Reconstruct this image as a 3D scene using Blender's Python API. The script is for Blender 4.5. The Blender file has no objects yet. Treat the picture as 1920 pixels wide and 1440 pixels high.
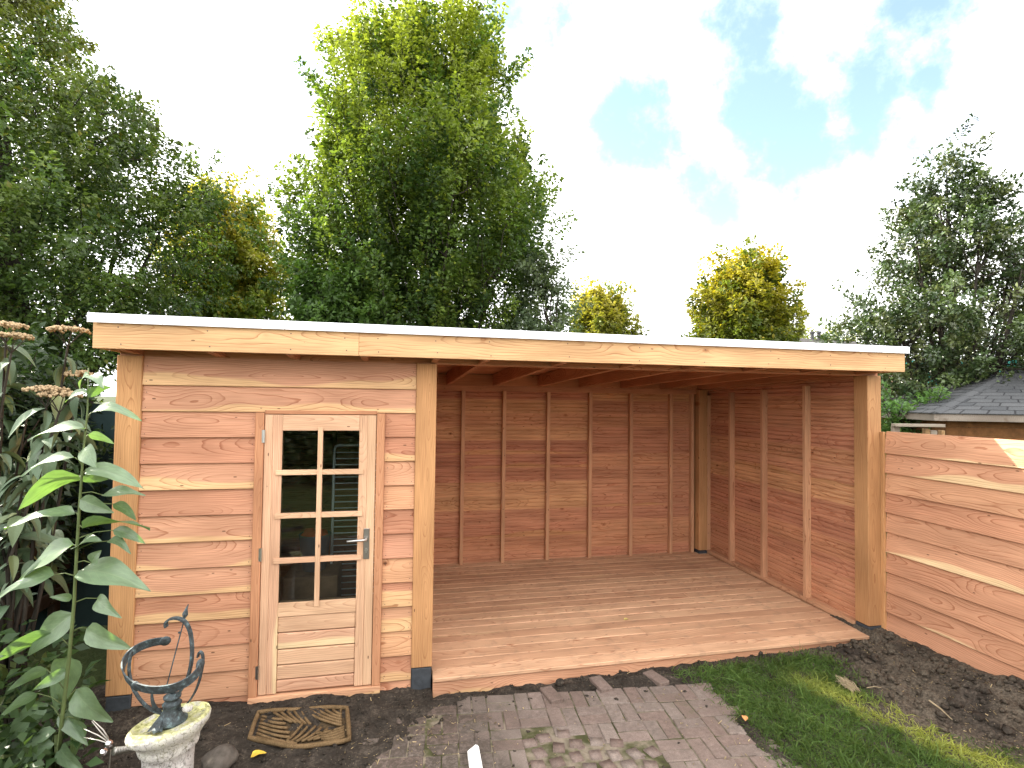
import bpy, bmesh, math, random
import numpy as np
from mathutils import Vector, Matrix
rng = np.random.default_rng(7); random.seed(7)
sc = bpy.context.scene; col = sc.collection
R_ = math.radians

# ------------------------------------------------------------------ camera
CAM = np.array([1.7929, -3.9585, 2.1119])
_yaw, _pit, _rol, FPX = R_(12.3259), R_(1.740), R_(0.7508), 996.33
_f = np.array([math.sin(_yaw), math.cos(_yaw), 0.]); _r = np.array([math.cos(_yaw), -math.sin(_yaw), 0.]); _u = np.array([0, 0, 1.])
AF = _f*math.cos(_pit)+_u*math.sin(_pit); _u2 = _u*math.cos(_pit)-_f*math.sin(_pit)
AR = _r*math.cos(_rol)+_u2*math.sin(_rol); AU = _u2*math.cos(_rol)-_r*math.sin(_rol)
cd = bpy.data.cameras.new('camera'); cam = bpy.data.objects.new('camera', cd); col.objects.link(cam)
cd.sensor_width = 36.0; cd.lens = 36.0*FPX/1920.0; cd.clip_start = 0.05; cd.clip_end = 2000
cam.matrix_world = Matrix(((AR[0], AU[0], -AF[0], CAM[0]), (AR[1], AU[1], -AF[1], CAM[1]), (AR[2], AU[2], -AF[2], CAM[2]), (0, 0, 0, 1)))
sc.camera = cam
def ray(x, y): return AF+AR*(x-960)/FPX-AU*(y-720)/FPX
def at(x, y, d): return CAM+ray(x, y)*d                       # depth along the optical axis
def onY(x, y, Y): d = ray(x, y); return CAM+d*(Y-CAM[1])/d[1]
def onZ(x, y, Z): d = ray(x, y); return CAM+d*(Z-CAM[2])/d[2]

# ------------------------------------------------------------------ light
SUN_AZ = np.array([-0.649, 0.499]); SUN_AZ = SUN_AZ/np.linalg.norm(SUN_AZ); SUN_EL = R_(35)
SUN = np.array([SUN_AZ[0]*math.cos(SUN_EL), SUN_AZ[1]*math.cos(SUN_EL), math.sin(SUN_EL)])   # towards the sun
sl = bpy.data.lights.new('sun', 'SUN'); sl.energy = 4.0; sl.angle = R_(0.55); sl.color = (1.0, 0.93, 0.80)
so = bpy.data.objects.new('sun', sl); col.objects.link(so)
so.rotation_euler = Vector(SUN).to_track_quat('Z', 'Y').to_euler(); so.location = (-20, 5, 20)
w = bpy.data.worlds.new('World'); sc.world = w; w.use_nodes = True
EXPOSURE = 1.98; SKY_STRENGTH = 0.11; CLOUD = 1.0
def build_world():
    nt = w.node_tree; N = nt.nodes; L = nt.links; N.clear()
    out = N.new('ShaderNodeOutputWorld'); mix = N.new('ShaderNodeMixShader')
    b1 = N.new('ShaderNodeBackground'); b2 = N.new('ShaderNodeBackground')
    sky = N.new('ShaderNodeTexSky'); sky.sky_type = 'NISHITA'; sky.sun_disc = False
    sky.sun_elevation = SUN_EL; sky.sun_rotation = math.atan2(SUN_AZ[0], SUN_AZ[1]) % (2*math.pi)
    sky.air_density = 1.0; sky.dust_density = 0.6; sky.ozone_density = 1.0
    b1.inputs['Strength'].default_value = SKY_STRENGTH; L.new(sky.outputs[0], b1.inputs['Color'])
    tc = N.new('ShaderNodeTexCoord')
    n1 = N.new('ShaderNodeTexNoise'); n1.inputs['Scale'].default_value = 3.2; n1.inputs['Detail'].default_value = 7; n1.inputs['Roughness'].default_value = 0.6
    L.new(tc.outputs['Generated'], n1.inputs['Vector'])
    # warped direction for the blue gaps between the clouds
    sub = N.new('ShaderNodeVectorMath'); sub.operation = 'SUBTRACT'; L.new(n1.outputs['Color'], sub.inputs[0]); sub.inputs[1].default_value = (.5, .5, .5)
    scl = N.new('ShaderNodeVectorMath'); scl.operation = 'SCALE'; scl.inputs['Scale'].default_value = 0.22; L.new(sub.outputs[0], scl.inputs[0])
    add = N.new('ShaderNodeVectorMath'); add.operation = 'ADD'; L.new(tc.outputs['Generated'], add.inputs[0]); L.new(scl.outputs[0], add.inputs[1])
    nb = N.new('ShaderNodeTexNoise'); nb.inputs['Scale'].default_value = 2.1; nb.inputs['Detail'].default_value = 4
    L.new(tc.outputs['Generated'], nb.inputs['Vector'])
    r0 = N.new('ShaderNodeMapRange'); r0.interpolation_type = 'SMOOTHSTEP'; r0.inputs[1].default_value = .66; r0.inputs[2].default_value = .76
    L.new(nb.outputs[0], r0.inputs[0]); acc = r0.outputs[0]
    for (x, y, rad, amt) in [(1470, 235, .19, 1.0), (1335, 350, .13, .85), (1190, 215, .13, .9), (1610, 90, .19, .85), (1400, 60, .17, .85), (1290, 120, .10, .7), (1010, -20, .15, .85), (430, 40, .15, .9), (300, -40, .15, .8), (1700, 190, .16, .7), (560, 120, .10, .65)]:
        d = ray(x, y); d = d/np.linalg.norm(d)
        dist = N.new('ShaderNodeVectorMath'); dist.operation = 'DISTANCE'; L.new(add.outputs[0], dist.inputs[0]); dist.inputs[1].default_value = tuple(d)
        mr = N.new('ShaderNodeMapRange'); mr.interpolation_type = 'SMOOTHSTEP'
        mr.inputs[1].default_value = rad*1.55; mr.inputs[2].default_value = rad*0.15; mr.inputs[3].default_value = 0; mr.inputs[4].default_value = amt
        L.new(dist.outputs['Value'], mr.inputs[0])
        mx = N.new('ShaderNodeMath'); mx.operation = 'MAXIMUM'; L.new(acc, mx.inputs[0]); L.new(mr.outputs[0], mx.inputs[1]); acc = mx.outputs[0]
    n3 = N.new('ShaderNodeTexNoise'); n3.inputs['Scale'].default_value = 9.0; n3.inputs['Detail'].default_value = 8; n3.inputs['Roughness'].default_value = .62; L.new(tc.outputs['Generated'], n3.inputs['Vector'])
    ma = N.new('ShaderNodeMath'); ma.operation = 'MULTIPLY_ADD'; L.new(n3.outputs[0], ma.inputs[0]); ma.inputs[1].default_value = 1.25; ma.inputs[2].default_value = -.625
    ad = N.new('ShaderNodeMath'); ad.operation = 'ADD'; L.new(acc, ad.inputs[0]); L.new(ma.outputs[0], ad.inputs[1])
    cl = N.new('ShaderNodeMapRange'); cl.interpolation_type = 'SMOOTHSTEP'; L.new(ad.outputs[0], cl.inputs[0]); cl.inputs[1].default_value = .22; cl.inputs[2].default_value = .92; cl.inputs[3].default_value = 1.0; cl.inputs[4].default_value = .03
    inv = cl
    b2.inputs['Color'].default_value = (1.0, 1.0, 1.0, 1); b2.inputs['Strength'].default_value = CLOUD
    L.new(inv.outputs[0], mix.inputs[0]); L.new(b1.outputs[0], mix.inputs[1]); L.new(b2.outputs[0], mix.inputs[2]); L.new(mix.outputs[0], out.inputs['Surface'])
build_world()
sc.view_settings.view_transform = 'Standard'; sc.view_settings.look = 'None'; sc.view_settings.gamma = 1.0
sc.view_settings.exposure = EXPOSURE; sc.view_settings.use_curve_mapping = False
sc.cycles.max_bounces = 6; sc.cycles.diffuse_bounces = 3; sc.cycles.glossy_bounces = 2; sc.cycles.transmission_bounces = 3; sc.cycles.transparent_max_bounces = 12; sc.cycles.use_denoising = True; sc.cycles.use_light_tree = False; sc.cycles.caustics_reflective = False; sc.cycles.caustics_refractive = False; sc.cycles.sample_clamp_indirect = 8.0

# ------------------------------------------------------------------ object helpers
def tag(o, label=None, cat=None, group=None, kind=None):
    if label: o['label'] = label
    if cat: o['category'] = cat
    if group: o['group'] = group
    if kind: o['kind'] = kind
    return o
def empty(name, loc=(0, 0, 0)):
    o = bpy.data.objects.new(name, None); col.objects.link(o); o.location = tuple(loc); o.empty_display_size = .1; return o
def link(name, me, parent=None, loc=(0, 0, 0), rot=(0, 0, 0)):
    o = bpy.data.objects.new(name, me); col.objects.link(o)
    if parent is not None:
        o.parent = parent
        base = Vector(parent.location) if parent.parent is None else Vector((0, 0, 0))
        if parent.parent is not None:
            base = Vector(parent.location)+Vector(parent.parent.location)
        o.location = Vector(tuple(loc))-base
    else: o.location = tuple(loc)
    o.rotation_euler = rot
    return o
def pymesh(name, V, F, mats, smooth=False, mi=None):
    me = bpy.data.meshes.new(name); me.from_pydata([tuple(map(float, v)) for v in V], [], [tuple(map(int, f)) for f in F])
    for m in (mats if isinstance(mats, (list, tuple)) else [mats]): me.materials.append(m)
    if mi is not None: me.polygons.foreach_set('material_index', np.array(mi, dtype=np.int32))
    if smooth: me.polygons.foreach_set('use_smooth', np.ones(len(me.polygons), dtype=bool))
    me.update(); return me
class MB:
    def __init__(s): s.V = []; s.F = []; s.M = []
    def add(s, V, F, m=0):
        b = len(s.V); s.V += [tuple(v) for v in V]; s.F += [tuple(i+b for i in f) for f in F]; s.M += [m]*len(F)
    def box(s, a, b, m=0, ch=0.0):
        x0, y0, z0 = a; x1, y1, z1 = b
        if ch <= 0:
            V = [(x0, y0, z0), (x1, y0, z0), (x1, y1, z0), (x0, y1, z0), (x0, y0, z1), (x1, y0, z1), (x1, y1, z1), (x0, y1, z1)]
            s.add(V, [(0, 3, 2, 1), (4, 5, 6, 7), (0, 1, 5, 4), (1, 2, 6, 5), (2, 3, 7, 6), (3, 0, 4, 7)], m); return
        bm = bmesh.new(); bmesh.ops.create_cube(bm, size=1)
        for v in bm.verts: v.co = Vector(((x0+x1)/2+v.co.x*(x1-x0), (y0+y1)/2+v.co.y*(y1-y0), (z0+z1)/2+v.co.z*(z1-z0)))
        bmesh.ops.bevel(bm, geom=bm.edges[:], offset=ch, segments=1, affect='EDGES')
        bm.verts.index_update(); s.add([v.co[:] for v in bm.verts], [[v.index for v in f.verts] for f in bm.faces], m); bm.free()
    def tube(s, pts, rad, n=8, m=0, cap=True):
        P = [np.array(p, float) for p in pts]; k = len(P)
        rad = [rad]*k if np.isscalar(rad) else rad; V = []; F = []; prev = None
        for i in range(k):
            t = P[min(i+1, k-1)]-P[max(i-1, 0)]; t = t/(np.linalg.norm(t)+1e-9)
            if prev is None:
                a = np.cross(t, [0, 0, 1.]) if abs(t[2]) < .9 else np.cross(t, [1., 0, 0])
            else: a = prev-t*(prev@t)
            a = a/(np.linalg.norm(a)+1e-9); prev = a; b = np.cross(t, a)
            for j in range(n):
                an = 2*math.pi*j/n; V.append(P[i]+rad[i]*(a*math.cos(an)+b*math.sin(an)))
        for i in range(k-1):
            for j in range(n): F.append((i*n+j, i*n+(j+1) % n, (i+1)*n+(j+1) % n, (i+1)*n+j))
        if cap: F.append(tuple(range(n))[::-1]); F.append(tuple(range((k-1)*n, k*n)))
        s.add(V, F, m)
    def lathe(s, prof, c=(0, 0, 0), n=24, m=0, jig=0):
        V = []; F = []; k = len(prof)
        for r, z in prof:
            for j in range(n):
                a = 2*math.pi*j/n; rr = r*(1+jig*math.sin(j*3.7+z*40)); V.append((c[0]+rr*math.cos(a), c[1]+rr*math.sin(a), c[2]+z))
        for i in range(k-1):
            for j in range(n): F.append((i*n+j, i*n+(j+1) % n, (i+1)*n+(j+1) % n, (i+1)*n+j))
        F.append(tuple(range(n))[::-1]); F.append(tuple(range((k-1)*n, k*n))); s.add(V, F, m)
    def blob(s, c, r, m=0, sub=1, jig=0.0, seed=0):
        bm = bmesh.new(); bmesh.ops.create_icosphere(bm, subdivisions=sub, radius=1); rr = random.Random(seed)
        r = (r, r, r) if np.isscalar(r) else r
        V = [(c[0]+v.co.x*r[0]*(1+jig*(rr.random()-.5)), c[1]+v.co.y*r[1]*(1+jig*(rr.random()-.5)), c[2]+v.co.z*r[2]*(1+jig*(rr.random()-.5))) for v in bm.verts]
        bm.verts.index_update(); s.add(V, [[v.index for v in f.verts] for f in bm.faces], m); bm.free()
    def mesh(s, name, mats, smooth=False): return pymesh(name, s.V, s.F, mats, smooth, s.M)
    def obj(s, name, mats, parent=None, smooth=False, origin=None):
        """origin: world point that becomes the object's own origin"""
        if origin is None:
            A = np.array(s.V); origin = np.array([(A[:, 0].min()+A[:, 0].max())/2, (A[:, 1].min()+A[:, 1].max())/2, A[:, 2].min()])
        s.V = [(v[0]-origin[0], v[1]-origin[1], v[2]-origin[2]) for v in s.V]
        return link(name, s.mesh(name, mats, smooth), parent, origin)

# ------------------------------------------------------------------ materials
class NT:
    def __init__(s, name):
        s.m = bpy.data.materials.new(name); s.m.use_nodes = True; s.t = s.m.node_tree; s.t.nodes.clear()
        s.out = s.t.nodes.new('ShaderNodeOutputMaterial')
    def n(s, typ, **kw):
        x = s.t.nodes.new('ShaderNode'+typ)
        for k, v in kw.items(): setattr(x, k, v)
        return x
    def set(s, node, key, v):
        if v is None: return
        if hasattr(v, 'is_linked') or isinstance(v, bpy.types.NodeSocket): s.t.links.new(v, node.inputs[key])
        else: node.inputs[key].default_value = v
    def math(s, op, a, b=0.0, c=None, clamp=False):
        x = s.n('Math', operation=op); x.use_clamp = clamp; s.set(x, 0, a); s.set(x, 1, b)
        if c is not None: s.set(x, 2, c)
        return x.outputs[0]
    def vec(s, a, b, c):
        x = s.n('CombineXYZ'); s.set(x, 0, a); s.set(x, 1, b); s.set(x, 2, c); return x.outputs[0]
    def sep(s, v): x = s.n('SeparateXYZ'); s.set(x, 0, v); return x.outputs
    def vm(s, op, a, b): x = s.n('VectorMath', operation=op); s.set(x, 0, a); s.set(x, 1, b); return x.outputs[0]
    def noise(s, v, scale=5, detail=3, rough=.5, dist=0, col=False):
        x = s.n('TexNoise'); s.set(x, 'Vector', v); x.inputs['Scale'].default_value = scale; x.inputs['Detail'].default_value = detail
        x.inputs['Roughness'].default_value = rough; x.inputs['Distortion'].default_value = dist; return x.outputs[1 if col else 0]
    def mr(s, v, a, b, c=0., d=1., smooth=True):
        x = s.n('MapRange'); x.interpolation_type = 'SMOOTHSTEP' if smooth else 'LINEAR'
        s.set(x, 0, v); s.set(x, 1, a); s.set(x, 2, b); s.set(x, 3, c); s.set(x, 4, d); return x.outputs[0]
    def mix(s, f, a, b, mode='MIX'):
        x = s.n('MixRGB', blend_type=mode); s.set(x, 0, f)
        for i, v in ((1, a), (2, b)): s.set(x, i, (v[0], v[1], v[2], 1) if isinstance(v, tuple) else v)
        return x.outputs[0]
    def ramp(s, f, stops, interp='LINEAR'):
        x = s.n('ValToRGB'); s.set(x, 0, f); e = x.color_ramp.elements; x.color_ramp.interpolation = interp
        while len(e) < len(stops): e.new(.5)
        for i, (p, c) in enumerate(stops): e[i].position = p; e[i].color = (c[0], c[1], c[2], 1)
        return x.outputs[0]
    def bump(s, h, strength=.3, dist=.01):
        x = s.n('Bump'); s.set(x, 'Height', h); x.inputs['Strength'].default_value = strength; x.inputs['Distance'].default_value = dist; return x.outputs[0]
    def bsdf(s, color, rough=.7, spec=.3, normal=None, metal=0.0, **kw):
        x = s.n('BsdfPrincipled'); s.set(x, 'Base Color', (color[0], color[1], color[2], 1) if isinstance(color, tuple) else color)
        s.set(x, 'Roughness', rough); s.set(x, 'Specular IOR Level', spec); s.set(x, 'Metallic', metal)
        if normal is not None: s.set(x, 'Normal', normal)
        for k, v in kw.items(): s.set(x, k, v)
        s.t.links.new(x.outputs[0], s.out.inputs[0]); return x
def wood(name, tints, freq=78., sap=None, sapamt=.35, knots=.55, contrast=.64, rough=.72, dirt=0., grainmul=1.0, bumpk=.25):
    """douglas fir: growth rings cut along the board (local X), knots, fibres, per-board tint"""
    n = NT(name); tc = n.n('TexCoord').outputs['Object']; rnd = n.n('ObjectInfo').outputs['Random']
    wn = n.n('TexWhiteNoise', noise_dimensions='1D'); n.set(wn, 'W', n.math('MULTIPLY', rnd, 913.7)); rc = n.sep(wn.outputs['Color'])
    p = n.sep(tc); ou = n.math('MULTIPLY', rnd, 371.0)
    u = n.math('ADD', p[0], ou); v = p[2]; y = p[1]
    vc = n.math('ADD', v, n.math('MULTIPLY_ADD', rc[0], .16, -.08))
    # knots
    kv = n.n('TexVoronoi', feature='F1'); kv.inputs['Scale'].default_value = 1.0
    kp = n.vec(n.math('MULTIPLY', u, 3.1), n.math('MULTIPLY', n.math('ADD', v, ou), 5.2), n.math('MULTIPLY', n.math('ADD', y, ou), 1.2)); n.set(kv, 'Vector', kp)
    kd = n.math('ADD', kv.outputs['Distance'], n.math('MULTIPLY', n.math('LESS_THAN', n.sep(kv.outputs['Color'])[0], 1.0-knots), 5.0))
    kbend = n.math('POWER', 2.718, n.math('MULTIPLY', kd, -7.0))
    low = n.noise(n.vec(n.math('MULTIPLY', u, .9), n.math('MULTIPLY', v, 2.0), ou), 1.0, 2)
    ww = n.math('ADD', n.math('MULTIPLY_ADD', low, .34, -.12), y)
    r = n.math('SQRT', n.math('ADD', n.math('MULTIPLY', vc, vc), n.math('MULTIPLY', ww, ww)))
    wob = n.noise(n.vec(n.math('MULTIPLY', u, 5.0), n.math('MULTIPLY', v, 22), y), 1.0, 2)
    rings = n.math('ADD', n.math('MULTIPLY', r, freq), n.math('ADD', n.math('MULTIPLY', wob, .75), n.math('MULTIPLY', kbend, 2.6)))
    fr = n.math('FRACT', rings)
    late = n.math('MULTIPLY', n.math('MULTIPLY', n.math('ADD', n.mr(fr, .74, .965), n.math('MULTIPLY', n.mr(fr, .1, .8), .24)), n.mr(fr, 1.0, .965)), n.mr(n.noise(n.vec(n.math('MULTIPLY', u, 2.2), n.math('MULTIPLY', v, 9), ou), 1.0, 1), .28, .62, .3, 1.0))
    fib = n.noise(n.vec(n.math('MULTIPLY', u, 5.0), n.math('MULTIPLY', v, 230), n.math('MULTIPLY', y, 230)), 1.0, 1, .6)
    blot = n.noise(n.vec(n.math('MULTIPLY', u, 1.6), n.math('MULTIPLY', v, 7), ou), 1.0, 1)
    tints = [(t[0]*1.0, t[1]*1.02, t[2]*1.08) for t in tints]
    base = n.ramp(rc[1], [(i/(len(tints)-1), t) for i, t in enumerate(tints)])
    if sap:
        sm = n.mr(n.math('ADD', n.math('ADD', n.math('MULTIPLY', v, -1.0), n.math('MULTIPLY_ADD', low, .30, -.15)), n.math('MULTIPLY_ADD', rc[2], .34, -.26)), .08, .10)
        base = n.mix(n.math('MULTIPLY', sm, sapamt), base, sap)
    dark = n.mix(1.0, base, (.52, .34, .26), 'MULTIPLY')
    c = n.mix(n.math('MULTIPLY', late, contrast*grainmul), base, dark)
    c = n.mix(1.0, c, n.ramp(fib, [(.22, (.78, .75, .72)), (.7, (1.08, 1.08, 1.08))]), 'MULTIPLY')
    c = n.mix(1.0, c, n.ramp(blot, [(.28, (.80, .77, .74)), (.72, (1.09, 1.08, 1.06))]), 'MULTIPLY')
    kc = n.math('MULTIPLY', n.mr(n.math('ADD', kd, n.math('MULTIPLY_ADD', wob, .10, -.05)), .13, .05), .6)
    c = n.mix(kc, c, n.mix(1.0, base, (.50, .30, .20), 'MULTIPLY'))
    c = n.mix(n.math('MULTIPLY', n.mr(n.math('ADD', kd, n.math('MULTIPLY_ADD', wob, .06, -.03)), .062, .025), n.mr(rc[2], .1, .6, .25, .9)), c, (.085, .035, .018))
    sv = n.n('TexVoronoi', feature='F1'); sv.inputs['Scale'].default_value = 1.0; n.set(sv, 'Vector', n.vec(n.math('MULTIPLY', u, 9.0), n.math('MULTIPLY', v, 26.0), n.math('ADD', n.math('MULTIPLY', y, 6.0), ou)))
    sp = n.math('MULTIPLY', n.math('LESS_THAN', sv.outputs['Distance'], .11), n.math('GREATER_THAN', n.sep(sv.outputs['Color'])[0], .86)); c = n.mix(n.math('MULTIPLY', sp, .8), c, (.075, .034, .018))
    if dirt > 0:
        dn = n.noise(tc, 6.0, 5, .65); c = n.mix(n.math('MULTIPLY', n.mr(dn, .52, .72), dirt), c, (.12, .085, .06))
    h = n.math('ADD', n.math('MULTIPLY', late, -.4), n.math('MULTIPLY', fib, .8))
    n.bsdf(c, rough, .22, n.bump(h, bumpk, .004)); return n.m
SID = [(.54, .265, .152), (.61, .325, .195), (.48, .222, .128), (.64, .36, .205), (.57, .285, .175), (.66, .385, .20), (.51, .245, .145)]
M = {}
M['siding'] = wood('douglas_siding', SID, sap=(.76, .52, .27), sapamt=.7)
M['inner'] = wood('douglas_sawn_back', [(.56, .255, .145), (.63, .315, .175), (.52, .225, .13), (.68, .37, .185), (.57, .265, .145), (.72, .42, .20), (.60, .285, .16), (.54, .24, .14), (.63, .32, .175)], freq=40, sap=(.62, .36, .15), sapamt=.5, knots=.7, contrast=.6, rough=.85)
M['fence'] = wood('douglas_fence', [(.60, .31, .18), (.64, .345, .20), (.56, .28, .16), (.66, .365, .205)], sap=(.82, .63, .37), sapamt=.85)
M['post'] = wood('douglas_post', [(.50, .265, .115), (.56, .30, .13), (.53, .285, .12)], freq=80, knots=.45, contrast=.45)
M['fascia'] = wood('douglas_fascia', [(.66, .415, .205), (.69, .44, .22), (.64, .395, .195)], freq=55, knots=.75, contrast=.6)
M['stud'] = wood('douglas_stud', [(.60, .33, .185), (.66, .38, .21), (.57, .30, .17)], freq=70, knots=.35)
M['rafter'] = wood('douglas_rafter', [(.52, .25, .135), (.56, .28, .155), (.49, .225, .125)], freq=60, knots=.4)
M['deck'] = wood('douglas_deck', [(.64, .39, .235), (.69, .435, .26), (.58, .34, .20), (.72, .465, .28)], freq=70, sap=(.76, .54, .32), sapamt=.5, contrast=.6, dirt=.32, knots=.8)
M['door'] = wood('douglas_door', [(.65, .40, .245), (.69, .45, .27), (.63, .365, .23)], freq=90, sap=(.78, .60, .36), sapamt=.9, contrast=.5, knots=.35)
M['jamb'] = wood('douglas_jamb', [(.50, .235, .12), (.54, .27, .14)], freq=90, contrast=.4, knots=.3)
def simple(name, c, rough=.6, spec=.3, metal=0., nscale=None, amt=.25, bumpk=0., bscale=40):
    n = NT(name); tc = n.n('TexCoord').outputs['Object']; cc = c
    if nscale:
        f = n.noise(tc, nscale, 5, .6); cc = n.mix(1.0, (c[0], c[1], c[2]), n.ramp(f, [(.3, (1-amt,)*3), (.7, (1+amt,)*3)]), 'MULTIPLY')
    nm = n.bump(n.noise(tc, bscale, 4, .6), bumpk, .01) if bumpk else None
    n.bsdf(cc, rough, spec, nm, metal); return n.m
M['nail'] = simple('nail_head', (.10, .07, .06), .5, .4, .5)
M['cap'] = simple('white_aluminium', (.80, .81, .84), .38, .5, 0., 3, .05)
M['foot'] = simple('dark_concrete', (.045, .05, .056), .75, .3, 0., 14, .35, .4, 60)
M['roofing'] = simple('roof_membrane', (.03, .03, .032), .8, .2, 0., 5, .2)
M['steel'] = simple('brushed_steel', (.55, .54, .52), .32, .5, 1.0)
M['brass'] = simple('dull_steel_plate', (.34, .32, .29), .4, .5, 1.0)
M['black'] = simple('shadow_gap', (.012, .011, .010), .9, .1)
def glass():
    n = NT('window_glass'); t = n.n('BsdfTransparent'); t.inputs[0].default_value = (.80, .84, .82, 1)
    g = n.n('BsdfGlossy'); g.inputs['Roughness'].default_value = .02; g.inputs['Color'].default_value = (1, 1, 1, 1)
    fr = n.n('Fresnel'); fr.inputs['IOR'].default_value = 1.52; mx = n.n('MixShader')
    n.t.links.new(fr.outputs[0], mx.inputs[0]); n.t.links.new(t.outputs[0], mx.inputs[1]); n.t.links.new(g.outputs[0], mx.inputs[2]); n.t.links.new(mx.outputs[0], n.out.inputs[0]); return n.m
M['glass'] = glass()
def leafmat(name, gloss=.35, trans=.35, rough=.45, back=None):
    """leaf colour comes from the per-leaf colour attribute 'tint'"""
    n = NT(name); a = n.n('Attribute', attribute_name='tint').outputs['Color']
    d = n.n('BsdfPrincipled'); n.set(d, 'Base Color', a); d.inputs['Roughness'].default_value = rough; d.inputs['Specular IOR Level'].default_value = gloss
    t = n.n('BsdfTranslucent'); n.set(t, 'Color', n.mix(1.0, a, (1.5, 1.6, .7), 'MULTIPLY'))
    mx = n.n('MixShader'); mx.inputs[0].default_value = trans; n.t.links.new(d.outputs[0], mx.inputs[1]); n.t.links.new(t.outputs[0], mx.inputs[2]); n.t.links.new(mx.outputs[0], n.out.inputs[0]); return n.m
M['leaf'] = leafmat('tree_leaf'); M['holly'] = leafmat('holly_leaf', .6, .15, .3); M['blade'] = leafmat('grass_blade', .2, .35, .6)
def bark(name, c):
    n = NT(name); p = n.sep(n.n('TexCoord').outputs['Object']); f = n.noise(n.vec(n.math('MULTIPLY', p[0], 9), n.math('MULTIPLY', p[1], 9), n.math('MULTIPLY', p[2], 2)), 1.5, 6, .65)
    n.bsdf(n.ramp(f, [(.3, tuple(x*.5 for x in c)), (.7, tuple(x*1.3 for x in c))]), .9, .1, n.bump(f, .6, .03)); return n.m
M['bark'] = bark('bark', (.050, .042, .034)); M['stem'] = simple('green_stem', (.10, .13, .045), .6, .3, 0., 12, .25)

# ------------------------------------------------------------------ numpy value noise
def vnoise(x, y, cell, seed):
    g = np.random.default_rng(seed).random((256, 256)); X = x/cell+1000.3; Y = y/cell+1000.7
    i = np.floor(X).astype(int); j = np.floor(Y).astype(int); fx = X-i; fy = Y-j; fx = fx*fx*(3-2*fx); fy = fy*fy*(3-2*fy)
    G = lambda a, b: g[a % 256, b % 256]
    return (G(i, j)*(1-fx)*(1-fy)+G(i+1, j)*fx*(1-fy)+G(i, j+1)*(1-fx)*fy+G(i+1, j+1)*fx*fy)-.5
def sstep(a, b, x): t = np.clip((x-a)/(b-a), 0, 1); return t*t*(3-2*t)
def inpoly(x, y, P):
    P = np.asarray(P); r = np.zeros(np.shape(x), bool); j = len(P)-1
    for i in range(len(P)):
        xi, yi = P[i][:2]; xj, yj = P[j][:2]
        r ^= ((yi > y) != (yj > y)) & (x < (xj-xi)*(y-yi)/(yj-yi+1e-12)+xi); j = i
    return r
def polydist(x, y, P):
    """distance to the polygon outline"""
    P = np.asarray(P); d = np.full(np.shape(x), 1e9)
    for i in range(len(P)):
        a = P[i][:2]; b = P[(i+1) % len(P)][:2]; ab = b-a; t = np.clip(((x-a[0])*ab[0]+(y-a[1])*ab[1])/(ab@ab+1e-12), 0, 1)
        d = np.minimum(d, np.hypot(x-a[0]-t*ab[0], y-a[1]-t*ab[1]))
    return d

# ------------------------------------------------------------------ ground
GZ = .03
PAVE = [onZ(*p, GZ)[:2] for p in [(905, 1297), (1060, 1292), (1147, 1286), (1240, 1281), (1312, 1277), (1478, 1440)]]
PAVE += [np.array(PAVE[-1])+(np.array(PAVE[-1])-np.array(PAVE[-2]))*2.0, np.array([1.5, -3.2]), np.array([1.62, -.75]), np.array([1.95, -.35])]
PAVE = np.array(PAVE)
LAWN = np.array([onZ(*p, .07)[:2] for p in [(1262, 1250), (1400, 1232), (1520, 1226), (1590, 1258), (1600, 1290), (1680, 1350), (1800, 1395), (1925, 1432)]] + [np.array([5.7, -3.4])] + [np.array(PAVE[6])+[.03, 0], np.array(PAVE[5])+[.03, 0], np.array(PAVE[4])+[.03, .0]])
SETT = np.array([onZ(*p, .0)[:2] for p in [(985, 1380), (1060, 1374), (1150, 1392), (1225, 1412), (1265, 1445), (1280, 1600), (960, 1600)]])
def soil_base(x, y):
    z = .005+.035*sstep(1.9, .9, x)*sstep(-.5, 0, y)+.015*sstep(2.2, 1.6, x)
    z = z+.085*sstep(4.3, 6.0, x)+.02*sstep(3.6, 4.5, x)
    z = z+.09*sstep(5.2, 6.05, x)*sstep(-.3, -1.0, y)
    z = z+.02*np.exp(-((x-2.1)/.22)**2)*np.exp(-((y+.16)/.10)**2)             # heap at the middle post
    z = z+(.035+.02*vnoise(x, y, .4, 5))*sstep(-.16, -.05, y)*sstep(2.0, 2.3, x)*sstep(4.4, 3.6, x)
    z = z+.025*np.exp(-((x-6.0)/.2)**2)*np.exp(-((y+.2)/.2)**2)
    return z
def soil_z(x, y):
    z = soil_base(x, y)
    pin = inpoly(x, y, PAVE); pd = polydist(x, y, PAVE); inn = np.where(pin, pd, -pd)
    pav = sstep(-.02, .06, inn+.09*vnoise(x, y, .22, 9))
    lawn = np.where(inpoly(x, y, LAWN), 1., 0.)*sstep(0, .08, polydist(x, y, LAWN))
    amp = 1-.75*lawn
    capd = np.where((x < 5.87) & (x > 2.09), -.036+.022*(x-2.4)+.035*(vnoise(x, y, .10, 12)+.6*vnoise(x, y, .035, 13))+.010+.8*np.maximum(-.10-y, 0), 9.)
    cl = .055*vnoise(x, y, .23, 1)+.05*vnoise(x, y, .09, 2)+.034*np.abs(vnoise(x, y, .045, 3))+.018*vnoise(x, y, .022, 4)
    z = z+cl*amp*(.60+.30*sstep(4.4, 5.2, x))
    z = np.minimum(z, capd)
    z = np.where(pav > 0, z*(1-pav)+(.002+.012*vnoise(x, y, .05, 6))*pav, z)
    sett = np.where(inpoly(x, y, SETT), sstep(0, .05, polydist(x, y, SETT)), 0.); z = z+sett*(.001-z)*pav
    return z
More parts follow.
